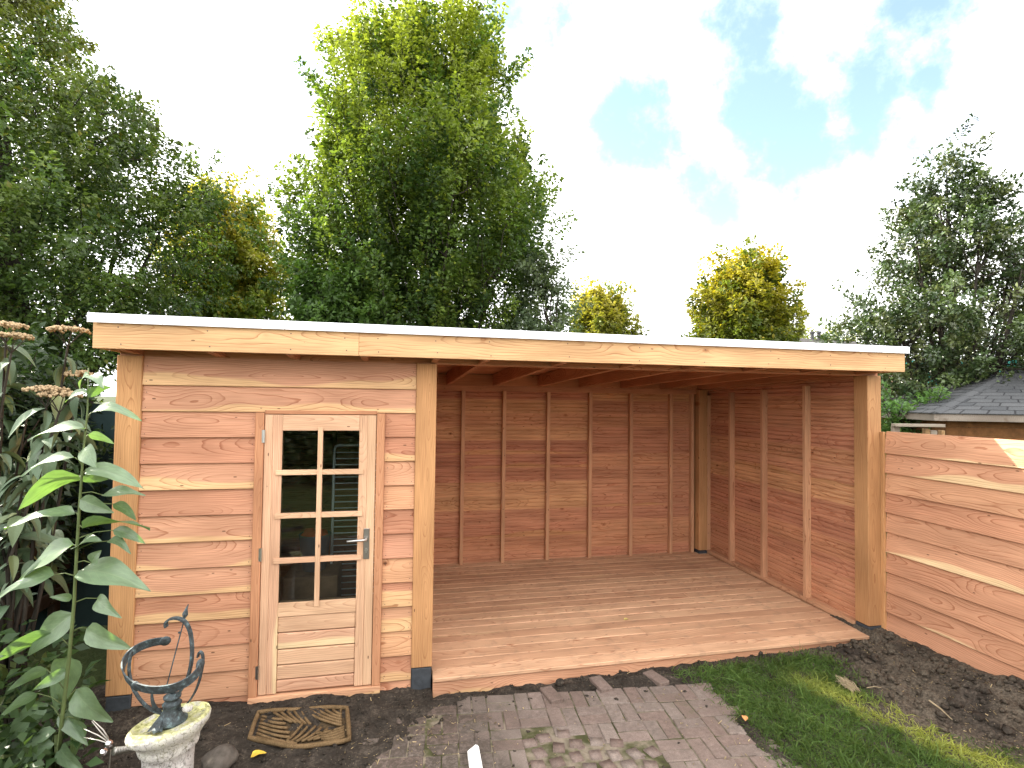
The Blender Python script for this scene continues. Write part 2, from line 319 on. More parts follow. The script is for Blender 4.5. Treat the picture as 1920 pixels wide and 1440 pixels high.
def soil_mat():
    n = NT('garden_soil'); tc = n.n('TexCoord').outputs['Object']
    a = n.noise(tc, 7, 6, .65); b = n.noise(tc, 55, 5, .7); d = n.noise(tc, 2.2, 3, .5); v = n.n('TexVoronoi'); n.set(v, 'Vector', tc); v.inputs['Scale'].default_value = 70
    c = n.ramp(n.math('ADD', n.math('MULTIPLY', a, .5), n.math('MULTIPLY', b, .5)), [(.33, (.018, .015, .012)), (.52, (.050, .041, .033)), (.68, (.135, .110, .086))])
    x = n.sep(tc)[0]; dry = n.math('MULTIPLY', n.mr(x, 4.4, 5.3), n.mr(d, .34, .56))
    c = n.mix(n.math('MULTIPLY', dry, .75), c, n.ramp(b, [(.35, (.050, .040, .030)), (.65, (.19, .155, .115))]))
    chips = n.math('MULTIPLY', n.math('LESS_THAN', v.outputs['Distance'], .16), n.math('GREATER_THAN', n.sep(v.outputs['Color'])[0], .80))
    c = n.mix(n.math('MULTIPLY', chips, .7), c, (.30, .24, .16))
    n.bsdf(c, .95, .1, n.bump(n.math('ADD', b, n.math('MULTIPLY', a, .6)), .9, .02)); return n.m
M['soil'] = soil_mat()
def build_ground():
    n = NT('meadow_ground'); tc = n.n('TexCoord').outputs['Object']; f = n.noise(tc, .6, 6, .6); g = n.noise(tc, 30, 4, .6)
    n.bsdf(n.mix(.5, n.ramp(f, [(.3, (.022, .036, .012)), (.7, (.045, .06, .02))]), n.ramp(g, [(.3, (.015, .024, .008)), (.7, (.055, .07, .026))])), .95, .1, n.bump(g, .6, .05)); M['meadow'] = n.m
    me = pymesh('ground', [(-600, -600, -.12), (600, -600, -.12), (600, 900, -.12), (-600, 900, -.12)], [(0, 1, 2, 3)], n.m)
    tag(link('ground', me), kind='structure')
    xs = np.arange(-2.6, 8.01, .02); ys = np.arange(-4.6, .42, .02); X, Y = np.meshgrid(xs, ys, indexing='ij'); Z = soil_z(X, Y)
    edge = np.minimum.reduce([X-xs[0], xs[-1]-X, Y-ys[0], 10+0*X]); Z = np.where(edge < .1, Z-.14*(1-edge/.1), Z)
    nx, ny = X.shape; V = np.stack([X, Y, Z], -1).reshape(-1, 3); I = np.arange(nx*ny).reshape(nx, ny)
    F = np.stack([I[:-1, :-1], I[1:, :-1], I[1:, 1:], I[:-1, 1:]], -1).reshape(-1, 4)
    me = fastmesh('garden_soil', V, F, M['soil'], smooth=True); tag(link('garden_soil', me), kind='structure')
def fastmesh(name, V, F, mat, tint=None, smooth=False):
    me = bpy.data.meshes.new(name); V = np.asarray(V, np.float32); F = np.asarray(F, np.int32); k = F.shape[1]
    me.vertices.add(len(V)); me.vertices.foreach_set('co', V.ravel()); me.loops.add(F.size); me.loops.foreach_set('vertex_index', F.ravel())
    me.polygons.add(len(F)); me.polygons.foreach_set('loop_start', np.arange(len(F), dtype=np.int32)*k)
    try: me.polygons.foreach_set('loop_total', np.full(len(F), k, np.int32))
    except Exception: pass
    if smooth: me.polygons.foreach_set('use_smooth', np.ones(len(F), bool))
    me.update(calc_edges=True)
    for m in (mat if isinstance(mat, (list, tuple)) else [mat]): me.materials.append(m)
    if tint is not None:
        at_ = me.color_attributes.new('tint', 'FLOAT_COLOR', 'POINT'); t = np.ones((len(V), 4), np.float32); t[:, :3] = tint; at_.data.foreach_set('color', t.ravel())
    return me
build_ground()

# ------------------------------------------------------------------ pavement
def paver_mat():
    n = NT('concrete_paver'); tc = n.n('TexCoord').outputs['Object']; rnd = n.n('ObjectInfo').outputs['Random']; ge = n.n('NewGeometry').outputs['Position']
    f = n.noise(ge, 38, 5, .65); g = n.noise(ge, 4.0, 4, .6); s = n.noise(ge, 190, 3, .7)
    c = n.ramp(rnd, [(0, (.17, .125, .105)), (.35, (.215, .165, .142)), (.7, (.18, .145, .125)), (1, (.24, .195, .168))])
    c = n.mix(1., c, n.ramp(f, [(.3, (.72, .72, .72)), (.7, (1.2, 1.2, 1.2))]), 'MULTIPLY')
    c = n.mix(1., c, n.ramp(s, [(.35, (.75, .75, .75)), (.68, (1.25, 1.22, 1.2))]), 'MULTIPLY')
    px = n.sep(ge); soil = n.math('ADD', n.mr(px[0], 2.9, 1.75), n.math('MULTIPLY_ADD', g, 1.4, -.85))
    soil = n.math('MULTIPLY', n.mr(soil, -.25, .55), n.mr(f, .28, .6)); c = n.mix(n.math('MULTIPLY', soil, .82), c, (.045, .037, .028))
    moss = n.math('MULTIPLY', n.mr(n.noise(ge, 2.3, 4, .6), .55, .7), n.mr(f, .45, .6)); c = n.mix(n.math('MULTIPLY', moss, .45), c, (.055, .060, .022))
    n.bsdf(c, .92, .15, n.bump(n.math('ADD', f, s), .5, .006)); return n.m
M['paver'] = paver_mat()
def build_pavement():
    root = empty('pavement', (3.0, -.8, 0)); tag(root, kind='structure')
    def brick(seed):
        rr = random.Random(seed); b = MB(); b.box((-.098, -.048, -.07), (.098, .048, 0), 0, .005)
        b.V = [(x+rr.uniform(-.002, .002), y+rr.uniform(-.002, .002), z+rr.uniform(-.0015, .0015)) for x, y, z in b.V]; return b.mesh('paver', M['paver'])
    ms = [brick(i) for i in range(5)]
    o = np.array(PAVE[4]); ex = np.array(PAVE[2])-o; ex = ex/np.linalg.norm(ex); ey = np.array(PAVE[5])-o; ey = ey-ex*(ex@ey); ey = ey/np.linalg.norm(ey)
    angx = math.atan2(ex[1], ex[0]); cnt = 0
    inner = PAVE; rr = random.Random(3)
    SET = SETT
    cand = []
    for i in range(0, 14):
        for j in range(0, 12):
            cx, cy = i*.201, j*.201+.004*math.sin(i*1.7)
            vert = (i+j) % 2 == 0
            for k in (-.05, .05):
                l = np.array([cx+.1+(k if vert else 0), cy+.1+(0 if vert else k)]); p = o+ex*l[0]+ey*l[1]
                cand.append((p, angx+(math.pi/2 if vert else 0)))
    # straight course along the lawn edge
    for j in range(0, 22): cand.append((o-ex*.055+ey*(j*.102+.05), angx+math.pi))
    nb = NT('paving_bed'); tcb = nb.n('NewGeometry').outputs['Position']; f1 = nb.noise(tcb, 5, 5, .6); f2 = nb.noise(tcb, 70, 4, .7)
    nb.bsdf(nb.mix(nb.mr(f1, .42, .62), nb.mix(nb.mr(f1, .30, .45), (.035, .028, .020), (.060, .062, .026)), nb.mix(f2, (.12, .095, .07), (.30, .25, .19))), .95, .1, nb.bump(f2, .6, .006))
    cc = PAVE.mean(0); bed = MB(); bed.add([(cc[0]+(p_[0]-cc[0])*.985, cc[1]+(p_[1]-cc[1])*.985, .0068) for p_ in PAVE], [tuple(range(len(PAVE)))[::-1]]); bo = bed.obj('paving_bed', nb.m, root)
    for p, a in cand:
        x, y = p
        if y < -1.75 or x < 1.6: continue
        if inpoly(np.array(x), np.array(y), SET): continue
        if not inpoly(np.array(x+.01), np.array(y-.01), PAVE) and polydist(np.array(x), np.array(y), PAVE) > .075: continue
        if y > -.14: continue
        sink = .010*sstep(2.3, 1.7, x)
        z = .0125+rr.uniform(-.0035, .0035)-sink*.4+.004*sstep(3.6, 4.2, x)
        b = link('paver', ms[rr.randrange(5)], root, (x+rr.uniform(-.003, .003), y+rr.uniform(-.003, .003), z), (rr.uniform(-.015, .015), rr.uniform(-.015, .015), a+rr.uniform(-.025, .025)+(math.pi if rr.random() < .5 else 0))); cnt += 1
    # loose bricks against the skirting
    for (px_, py_, a) in [(1035, 1303, .25), (1232, 1272, .35), (1128, 1283, .2)]:
        p = onZ(px_, py_, .03); link('paver', ms[rr.randrange(5)], root, (p[0], p[1]+.02, .035), (.02, -.03, angx+math.pi/2+a))
    # rounded setts
    setts = []
    for seed in range(4):
        r2 = random.Random(seed+20); bm = bmesh.new(); bmesh.ops.create_cube(bm, size=1); bmesh.ops.bevel(bm, geom=bm.edges[:], offset=.15, segments=2, affect='EDGES')
        for v in bm.verts: v.co = Vector((v.co.x*.112*(1+r2.uniform(-.07, .07)), v.co.y*.100*(1+r2.uniform(-.07, .07)), v.co.z*.09-.045+r2.uniform(-.002, .002)))
        me = bpy.data.meshes.new('sett'); bm.to_mesh(me); bm.free(); me.materials.append(M['paver']); me.polygons.foreach_set('use_smooth', np.ones(len(me.polygons), bool)); setts.append(me)
    c0 = SET.mean(0)
    for r_ in range(30):
        for q in range(30):
            p = c0+np.array([(q-15)*.121+.05*(r_ % 2)+rr.uniform(-.012, .012), (r_-15)*.108+.02*math.sin(q)+rr.uniform(-.012, .012)])
            if p[1] > -1.75 and (inpoly(p[0], p[1], SET) and polydist(p[0], p[1], SET) > -.02):
                link('sett', setts[rr.randrange(4)], root, (p[0], p[1], .017+rr.uniform(-.003, .003)), (rr.uniform(-.04, .04), rr.uniform(-.04, .04), rr.uniform(-.3, .3)+(math.pi/2)*rr.randrange(4)))
build_pavement()

# ------------------------------------------------------------------ wooden pieces
_cache = {}
def rabat(L, mat, grooves=True):
    """overlapping weatherboard, 195 mm high, thick lower edge, relief grooves on the back; local X = length, -Y = face"""
    key = ('rabat', round(L, 3), mat.name)
    if key in _cache: return _cache[key]
    h = .0975; pr = [(.0035, -h), (0, -h+.004), (.020, h), (.033, h)]
    for zc in (.055, .008, -.040): pr += [(.033, zc+.009), (.0215, zc+.004), (.0215, zc-.004), (.033, zc-.009)]
    pr += [(.033, -h+.021), (.0175, -h+.021), (.0175, -h)]
    k = len(pr); V = [(-L/2, y, z) for y, z in pr]+[(L/2, y, z) for y, z in pr]
    F = [(i, (i+1) % k, k+(i+1) % k, k+i) for i in range(k)]+[tuple(range(k))[::-1], tuple(range(k, 2*k))]; mi = [0]*len(F)
    for sx in (-1, 1):                                        # nail heads
        for zc in (-.072, .03):
            x = sx*(L/2-.022); y = .0005+.020*(zc+h)/(2*h)-.0012; b = len(V)
            for j in range(6): V.append((x+.0032*math.cos(j*1.0472), y, zc+.0032*math.sin(j*1.0472)))
            F.append(tuple(range(b, b+6))); mi.append(1)
    me = pymesh('weatherboard', V, F, [mat, M['nail']], False, mi); _cache[key] = me; return me
def plank(L, W, T, mat, ch=.0025):
    """local X = length, Z = width, Y = thickness, centred"""
    key = ('plank', round(L, 3), round(W, 4), round(T, 4), mat.name)
    if key not in _cache:
        b = MB(); b.box((-L/2, -T/2, -W/2), (L/2, T/2, W/2), 0, ch); _cache[key] = b.mesh('plank', mat)
    return _cache[key]
def barX(name, par, x0, x1, y0, y1, z0, z1, mat, ch=.0025):
    return link(name, plank(x1-x0, z1-z0, y1-y0, mat, ch), par, ((x0+x1)/2, (y0+y1)/2, (z0+z1)/2))
def barZ(name, par, x0, x1, y0, y1, z0, z1, mat, ch=.0025):   # length upright; local X -> world Z, local Z -> world -X
    return link(name, plank(z1-z0, x1-x0, y1-y0, mat, ch), par, ((x0+x1)/2, (y0+y1)/2, (z0+z1)/2), (0, -math.pi/2, 0))
def barY(name, par, x0, x1, y0, y1, z0, z1, mat, ch=.0025, tilt=0.):  # length along Y
    return link(name, plank(y1-y0, z1-z0, x1-x0, mat, ch), par, ((x0+x1)/2, (y0+y1)/2, (z0+z1)/2), (0, -tilt, math.pi/2))

# ------------------------------------------------------------------ the shed
def build_shed():
    S = empty('garden_shed', (0, 0, 0))
    tag(S, 'new douglas wood garden shed with glazed door, open veranda and flat white-edged roof', 'shed')
    H = 2.376; P = .148; rr = random.Random(11)
    posts = [(0, 0, .165), (1.94, 0, .165), (5.908, 0, .158), (5.775, 2.475, .145), (0, 2.475, .16), (1.94, 2.475, .16)]
    for i, (x, y, z0) in enumerate(posts):
        pw = P if i < 3 else .125; zt = H-.002 if y == 0 else 2.285
        o = barZ('post', S, x, x+pw, y, y+pw, z0, zt, M['post'], .004)
        b = MB(); b.box((x+.002, y+.002, -.15), (x+pw-.002, y+pw-.002, z0-.006), 0, .006); b.box((x+.03, y+.03, z0-.01), (x+pw-.03, y+pw-.03, z0+.004))
        f = b.obj('post_foot', M['foot'], S); tag(f, 'dark concrete post foot')
    # front weatherboards
    def wb(x0, x1, zb, y=.008): return link('weatherboard', rabat(x1-x0, M['siding']), S, ((x0+x1)/2, y+rr.uniform(0, .002), zb+.0975), (0, rr.uniform(-.0012, .0012), 0))
    for i in range(14):
        zb = 2.181-.175*i
        if i < 2: wb(P+.001, 1.939, zb)
        else: wb(P+.001, .854, zb); wb(1.723, 1.939, zb)
    # back wall: face outwards, grooved backs seen from inside; two lengths that meet at a stud
    for i in range(13):
        zb = 2.10-.173*i
        for x0, x1 in ((.02, 2.06), (2.062, 4.268), (4.272, 5.99)):
            link('weatherboard', rabat(x1-x0, M['inner']), S, ((x0+x1)/2, 2.646+rr.uniform(-.002, .002), zb+.0975), (0, 0, math.pi))
    for i in range(14):                                        # right wall faces +X, left wall faces -X, partition
        zb = 2.178-.173*i
        link('weatherboard', rabat(2.50, M['inner']), S, (6.002+rr.uniform(-.002, .002), .150+1.25, zb+.0975), (0, 0, math.pi/2))
        link('weatherboard', rabat(2.44, M['siding']), S, (.012, .150+1.22, zb+.0975), (0, 0, -math.pi/2))
        link('weatherboard', rabat(2.38, M['inner']), S, (2.076, .150+1.19, zb+.0975), (0, 0, math.pi/2))
    # studs
    FL = .10
    for x in (2.61, 3.125, 3.70, 4.268, 4.836, 5.413, 5.728): barZ('stud', S, x-.022, x+.022, 2.553, 2.619, FL, 2.222, M['stud'])
    for y, z in ((.757, 2.30), (1.408, 2.27), (2.01, 2.245), (2.535, 2.21)): barZ('stud', S, 5.908, 5.974, y-.022, y+.022, FL, z, M['stud'])
    for x in (.5, 1.1, 1.6): barZ('stud', S, x-.022, x+.022, 2.553, 2.619, .04, 2.222, M['stud'])
    barX('wall_plate', S, 2.09, 5.775, 2.548, 2.618, 2.222, 2.285, M['rafter'])
    barY('wall_plate', S, 5.906, 5.972, .15, 2.50, FL+.001, FL+.045, M['stud'])
    barY('wall_plate', S, 5.900, 5.97, .15, 2.60, 2.31, 2.37, M['rafter'], tilt=-.035)
    # ring beams and rafters falling to the back
    barX('front_beam', S, .004, 6.052, .028, .108, 2.372, 2.50, M['rafter'], .003)
    barX('back_beam', S, .004, 6.04, 2.55, 2.63, 2.287, 2.42, M['rafter'], .003)
    sl = .036
    for x in (.10, .60, 1.08, 1.553, 2.045, 2.40, 2.975, 3.545, 4.10, 4.67, 5.24, 5.80):
        yc = 1.22; z = 2.381+.07-sl*yc
        link('rafter', plank(2.88, .14, .045, M['rafter']), S, (x+.0225, yc, z), (0, math.atan(sl), math.pi/2))
    yy = -.215; k = 0
    while yy < 2.68:
        z = 2.381+.143+.010-sl*yy
        link('roof_board', plank(6.0, .186, .018, M['rafter']), S, (3.01, yy+.095, z-sl*.095), (math.pi/2-math.atan(sl), 0, 0)); yy += .1885
    b = MB(); b.box((.0, -.218, 0), (6.01, 2.72, .012)); o = b.obj('roof_membrane', M['roofing'], S, origin=(3, 1.2, 0)); o.location = (3, 1.2, 2.381+.165-sl*1.2+.012); o.rotation_euler = (-math.atan(sl), 0, 0)
    # fascia
    barX('fascia_board', S, -.022, 1.5435, -.25, -.222, 2.396, 2.56, M['fascia']); barX('fascia_board', S, 1.5445, 6.036, -.25, -.222, 2.396, 2.56, M['fascia'])
    for x0, x1 in ((-.021, .006), (6.008, 6.035)): barY('fascia_board', S, x0, x1, -.2215, 2.745, 2.397, 2.558, M['fascia'])
    barX('fascia_board', S, .007, 6.007, 2.722, 2.746, 2.38, 2.55, M['fascia'])
    scr = MB(); scr.lathe([(.0042, 0), (.0042, .0012), (.002, .0016)], (0, 0, 0), 8); scr = scr.mesh('screw', M['nail'])
    for x in (.10, .60, 1.08, 1.44, 1.64, 2.04, 2.42, 3.0, 3.57, 4.12, 4.69, 5.26, 5.82):
        for z in (2.432, 2.522): link('screw', scr, S, (x+rr.uniform(.01, .035), -.2501, z+rr.uniform(-.010, .010)), (math.pi/2, 0, 0))
    # white aluminium roof edge, in lengths
    def cap(x0, x1, first=False):
        b = MB(); y0, y1, z0, z1 = -.276, -.16, 2.553, 2.610
        pr = [(y0, z0), (y0, z1-.006), (y0+.006, z1), (y1, z1), (y1, z1-.012), (y0+.018, z1-.016), (y0+.018, z0)]
        k = len(pr); V = [(x0, y, z) for y, z in pr]+[(x1, y, z) for y, z in pr]
        b.add(V, [(i, (i+1) % k, k+(i+1) % k, k+i) for i in range(k)]+[tuple(range(k))[::-1], tuple(range(k, 2*k))]); b.obj('roof_edge_trim', M['cap'], S)
    for x0, x1 in ((-.043, .3655), (.3685, 1.0765), (1.0795, 3.5785), (3.5825, 5.767), (5.771, 6.056)): cap(x0, x1)
    for x0, x1 in ((-.042, .0), (6.014, 6.055)):
        b = MB(); b.box((x0, -.158, 2.555), (x1, 2.76, 2.608), 0, .004); b.obj('roof_edge_trim', M['cap'], S)
    # deck
    y = -.052; k = 0
    while y < 2.5:
        x0, x1 = 2.094, 5.900
        yb = y+.1365
        if y < .15: segs = [(x0 if y > -.01 else 2.094, 5.862 if y < .0 else 5.900)]
        elif k % 5 == 3: j = rr.uniform(3.0, 5.0); segs = [(x0, j-.001), (j+.001, x1)]
        else: segs = [(x0, x1)]
        for a, b_ in segs: link('deck_board', plank(b_-a, .1345, .027, M['deck'], .004), S, ((a+b_)/2, y+.068, .100-.0135+rr.uniform(-.0012, .0012)), (math.pi/2, 0, 0))
        y += .1395; k += 1
    link('deck_board', plank(3.8, .09, .027, M['deck'], .003), S, (3.996, y+.045, .0865), (math.pi/2, 0, 0))
    barX('skirting_board', S, 2.094, 5.862, -.036, -.010, -.12, .0715, M['siding'])
    b = MB(); b.box((2.1, 0, -.1), (5.9, 2.6, .05)); b.obj('deck_base', M['black'], S)
    b = MB(); b.box((.03, .05, -.1), (2.06, 2.6, .06)); b.obj('store_floor', M['stud'], S)
    # door frame
    fr = empty('door_frame', (1.288, 0, .03)); fr.parent = S
    for x0, x1 in ((.855, .912), (1.665, 1.722)): barZ('jamb', fr, x0, x1, -.014, .075, .074, 2.003, M['jamb'])
    barX('head', fr, .913, 1.664, .0, .075, 1.994, 2.02, M['jamb']); barX('sill', fr, .856, 1.724, -.024, .075, .018, .0735, M['siding'])
    # door leaf
    D = empty('door', (.915, 0, .08)); D.parent = S; yf = -.006; yb = .048
    barZ('stile', D, .915, .968, yf, yb, .082, 1.990, M['door']); barZ('stile', D, .9685, 1.030, yf, yb, .082, 1.990, M['door'])
    barZ('stile', D, 1.545, 1.602, yf, yb, .082, 1.990, M['door']); barZ('stile', D, 1.6025, 1.661, yf, yb, .082, 1.990, M['door'])
    barX('rail', D, 1.0305, 1.5445, yf, yb, 1.879, 1.990, M['door']); barX('rail', D, 1.0305, 1.5445, yf, yb, .600, .693, M['door'])
    zz = [.598, .487, .374, .268, .169, .084]
    for a, c in zip(zz[:-1], zz[1:]): barX('panel_board', D, 1.0305, 1.5445, yf+.006, yb-.006, c+.003, a-.003, M['door'], .006)
    b = MB(); b.box((1.03, .030, .084), (1.545, .036, .6)); b.obj('panel_back', M['jamb'], D)
    for z in (1.589, 1.291, .983): barX('glazing_bar', D, .993, 1.578, -.017, yf-.0003, z-.0175, z+.0175, M['door'], .002); barX('glazing_bar', D, 1.031, 1.544, yf, .02, z-.0175, z+.0175, M['door'], .001)
    barZ('glazing_bar', D, 1.266, 1.299, -.022, -.0173, .660, 1.906, M['door'], .002); barZ('glazing_bar', D, 1.2665, 1.2985, -.0171, .0195, .694, 1.878, M['door'], .001)
    rows = [(1.6065, 1.879), (1.3085, 1.5715), (1.0005, 1.2735), (.693, .9655)]
    for z0, z1 in rows:
        for x0, x1 in ((1.030, 1.266), (1.299, 1.545)):
            b = MB(); b.box((x0-.003, .006, z0-.003), (x1+.003, .010, z1+.003)); b.obj('pane', M['glass'], D)
    b = MB(); b.box((1.588, -.012, .968), (1.630, yf-.0002, 1.184), 0, .003); pl = b.obj('handle_plate', M['brass'], D)
    b = MB(); b.tube([(1.608, -.012, 1.113), (1.608, -.045, 1.113)], .009, 10); b.tube([(1.614, -.050, 1.113), (1.56, -.053, 1.111), (1.478, -.055, 1.108)], .0085, 10); b.obj('handle_lever', M['steel'], D, True)
    b = MB(); b.tube([(1.609, -.011, 1.034), (1.609, -.018, 1.034)], .011, 12); b.box((1.605, -.0175, 1.012), (1.613, -.012, 1.03)); b.obj('lock_cylinder', M['steel'], D)
    for z in (1.841, 1.033, .24):
        b = MB(); b.tube([(.9135, -.014, z-.044), (.9135, -.014, z+.044)], .0075, 8); b.box((.900, -.0165, z-.043), (.909, -.0142, z+.043)); b.obj('hinge', M['steel'], D)
    return S
build_shed()

# ------------------------------------------------------------------ fence on the right
def build_fence():
    Fn = empty('wooden_fence', (6.06, -.02, 0)); tag(Fn, 'new douglas weatherboard garden fence joined to the shed corner post', 'fence'); rr = random.Random(5)
    for i in range(11):
        zb = 1.682-.1735*i; L = 3.4
        link('fence_board', rabat(L, M['fence']), Fn, (6.050+rr.uniform(-.001, .001), -.036-L/2, zb+.0975), (0, rr.uniform(-.0008, .0008), -math.pi/2))
    barZ('fence_post', Fn, 6.036, 6.064, -.0345, -.001, -.1, 1.872, M['post'])
    for y in (-.9, -1.8, -2.7, -3.4): barZ('fence_post', Fn, 6.079, 6.14, y-.03, y+.03, -.1, 1.86, M['post'])
build_fence()

# ------------------------------------------------------------------ foliage
def leaf_arrays(P, D, N_, L, W, cols, fold=.22):
    """one folded diamond (two triangles) per leaf"""
    D = D/(np.linalg.norm(D, axis=1, keepdims=True)+1e-9); S = np.cross(D, N_); S = S/(np.linalg.norm(S, axis=1, keepdims=True)+1e-9); N2 = np.cross(S, D)
    L = L[:, None]; W = W[:, None]
    a = P; b = P+D*L*.45+S*W*.5+N2*W*fold; c = P+D*L-N2*L*.08; d = P+D*L*.45-S*W*.5+N2*W*fold
    V = np.stack([a, b, c, d], 1).reshape(-1, 3); n = len(P); i = np.arange(n)*4
    F = np.concatenate([np.stack([i, i+1, i+2], 1), np.stack([i, i+2, i+3], 1)]); C = np.repeat(cols, 4, axis=0)
    return V, F, C
def unit(v): return v/(np.linalg.norm(v, axis=-1, keepdims=True)+1e-9)
def plume_leaves(rg, base, axis, length, rad, per, size, palette_fn, flat=0.0, droop=.2, jit=.22):
    """leaves crowded round short shoots; base/axis (n,3)"""
    n = len(base); tot = n*per; idx = np.repeat(np.arange(n), per); t = rg.random(tot)**.85
    ax = unit(axis)[idx]; rnd = unit(rg.normal(size=(tot, 3))); rad_dir = unit(rnd-ax*np.sum(rnd*ax, 1, keepdims=True))
    if flat > 0: rad_dir[:, 2] *= (1-flat); rad_dir = unit(rad_dir)
    rr = rad[idx]*(1-.72*t)*np.sqrt(rg.random(tot))
    P = base[idx]+ax*(length[idx]*t)[:, None]+rad_dir*rr[:, None]
    D = unit(ax*.55+rad_dir*.9+rg.normal(size=(tot, 3))*.35+np.array([0, 0, -droop])); Nn = unit(rg.normal(size=(tot, 3))*.65+np.array([0, 0, .9])+ax*.1)
    L = size*(.7+.6*rg.random(tot)); W = L*(.52+.12*rg.random(tot)); C = palette_fn(P, idx, rg)
    return leaf_arrays(P, D, Nn, L, W, C)
def pal(cols, jit=.25, yellow=None, ztop=None, yfrac=0., side=None):
    """per-shoot colour drawn from cols, plus per-leaf spread; yellowing towards the top of the crown"""
    cols = np.array(cols)
    def f(P, idx, rg):
        n = idx.max()+1; k = rg.integers(0, len(cols), n); base = cols[k]*(1+rg.normal(size=(n, 1))*.14); c = base[idx]
        c = c*(1+rg.normal(size=(len(idx), 1))*jit*.6)
        if yellow is not None:
            z0, z1 = ztop; h = np.clip((P[:, 2]-z0)/(z1-z0), 0, 1); pr = rg.random(n)[idx]; m = np.clip(h*yfrac*1.6*(pr > .35)+(rg.random(len(idx)) < .05*yfrac)*.8, 0, 1)[:, None]
            c = c*(1-m)+np.array(yellow)*(1+rg.normal(size=(len(idx), 1))*.2)*m
        return np.clip(c, .004, .7)
    return f
def tubes(paths, radii, n=5):
    b = MB()
    for p, r in zip(paths, radii): b.tube(p, r, n, 0, False)
    return np.array(b.V), b.F
def rprof(prof, z):
    zs = np.array([p[0] for p in prof]); return [np.interp(z, zs, np.array([p[i] for p in prof])) for i in (1, 2, 3)]
def tree(name, label, cat, group, d, rows, cols, nplume=500, per=110, plen=1.1, prad=.3, size=.085, upmix=1.0, outmix=.6, flat=0., droop=.2, yellow=None, yfrac=0., seed=1, trunk_px=None, depth_k=.9, limbs=10, trunk_r=.18, mat=None, low=None, inner=.45, shade_gap=None, twigs=True, hole=0.0):
    """rows: (pixel y, left x, right x) outline read at distance d, top first; the crown is a solid of revolution squeezed by depth_k"""
    rg = np.random.default_rng(seed); prof = []
    for (py, xl, xr) in rows:
        a = at(xl, py, d); b = at(xr, py, d); c = (a+b)/2; prof.append((c[2], c[0], c[1], np.linalg.norm(b-a)/2))
    prof.sort(); z0, z1 = prof[0][0], prof[-1][0]
    if low is not None and low < z0: p = prof[0]; prof.insert(0, (low, p[1], p[2], p[3]*.55)); z0 = low
    gx, gy = at(trunk_px or (rows[-1][1]+rows[-1][2])/2, rows[-1][0], d)[:2]
    root = empty(name, (gx, gy, -.12)); tag(root, label, cat, group)
    # shoots through the crown, most of them near its skin
    zz = np.linspace(z0, z1-.55*plen*upmix-.02*(z1-z0), 400); wgt = np.maximum(np.array(rprof(prof, zz)[2]), .15)**1.25; z = rg.choice(zz, nplume*2, p=wgt/wgt.sum())+rg.normal(size=nplume*2)*.05
    cx, cy, rr = rprof(prof, z); th = rg.random(nplume*2)*2*math.pi; rf = rg.random(nplume*2)**inner
    lump = 1+.10*np.sin(th*3+z*1.3+seed)+.07*np.sin(th*5-z*2.1+seed*2)
    R = np.maximum(rr*lump-.58*plen*outmix-.45*prad, .05)*rf
    base = np.stack([cx+R*np.cos(th), cy+R*np.sin(th)*depth_k, z-.30*plen*upmix], 1)
    if hole > 0:                                              # airy pockets where the sky shows through
        q = np.sin(base[:, 0]*2.1+seed)+np.sin(base[:, 1]*1.9+seed*1.7)+np.sin(base[:, 2]*2.4+seed*.6); keep = (q > -1.6+hole*1.2*rg.random(len(q))) | (rg.random(len(q)) < .25)
        base = base[keep]; th = th[keep]; rf = rf[keep]
    base = base[:nplume]; th = th[:nplume]; rf = rf[:nplume]; n = len(base)
    out = np.stack([np.cos(th), np.sin(th), np.zeros(n)], 1)
    axis = unit(out*(outmix*(.3+.7*rf))[:, None]+np.array([0, 0, upmix])+rg.normal(size=(n, 3))*.28)
    ln = plen*(.55+.8*rg.random(n)); rd = prad*(.6+.7*rg.random(n))
    pf = pal(cols, .3, yellow, (z0+.35*(z1-z0), z1), yfrac)
    V, F, C = plume_leaves(rg, base, axis, ln, rd, per, size, pf, flat, droop)
    if shade_gap is not None:
        keep = ~shade_gap(V.reshape(-1, 4, 3)[:, 0]); kv = np.repeat(keep, 4); remap = np.cumsum(kv)-1; C = C[kv]; F = F[kv[F[:, 0]]]; F = remap[F]; V = V[kv]
    o = np.array([gx, gy, -.12]); link('crown', fastmesh('crown', V-o, F, mat or M['leaf'], C), root, tuple(o))
    # trunk, limbs that reach into the crown, a twig for each shoot
    paths = []; rad = []; zc = z0+.25*(z1-z0); hub = np.array([gx, gy, max(z0-.1*(z1-z0), .8)])
    k = rprof(prof, np.array([z1-.12*(z1-z0)])); top = np.array([k[0][0], k[1][0], z1-.12*(z1-z0)])
    mid = (hub+top)/2+np.array([.12, .05, 0]); paths.append([np.array([gx, gy, -.15]), np.array([gx, gy, .3]), hub, mid, top]); rad.append([trunk_r*1.35, trunk_r*1.05, trunk_r, trunk_r*.5, .015])
    tips = []
    for i in range(limbs):
        a = 2*math.pi*i/limbs+rg.random()*.5; zt = z0+(z1-z0)*(.25+.6*rg.random()); c = rprof(prof, np.array([zt])); rt = c[2][0]*(.45+.4*rg.random())
        tip = np.array([c[0][0]+rt*math.cos(a), c[1][0]+rt*math.sin(a)*depth_k, zt]); st = hub+np.array([0, 0, (zt-hub[2])*.25*rg.random()]); m_ = st*.5+tip*.5+np.array([math.cos(a), math.sin(a), -.2])*.15*rt
        paths.append([st, m_, tip]); rad.append([trunk_r*.45, trunk_r*.28, .012]); tips += [st*.3+m_*.7, m_, (m_+tip)/2, tip]
    tips = np.array(tips+[mid, top, (mid+top)/2, (hub+mid)/2])
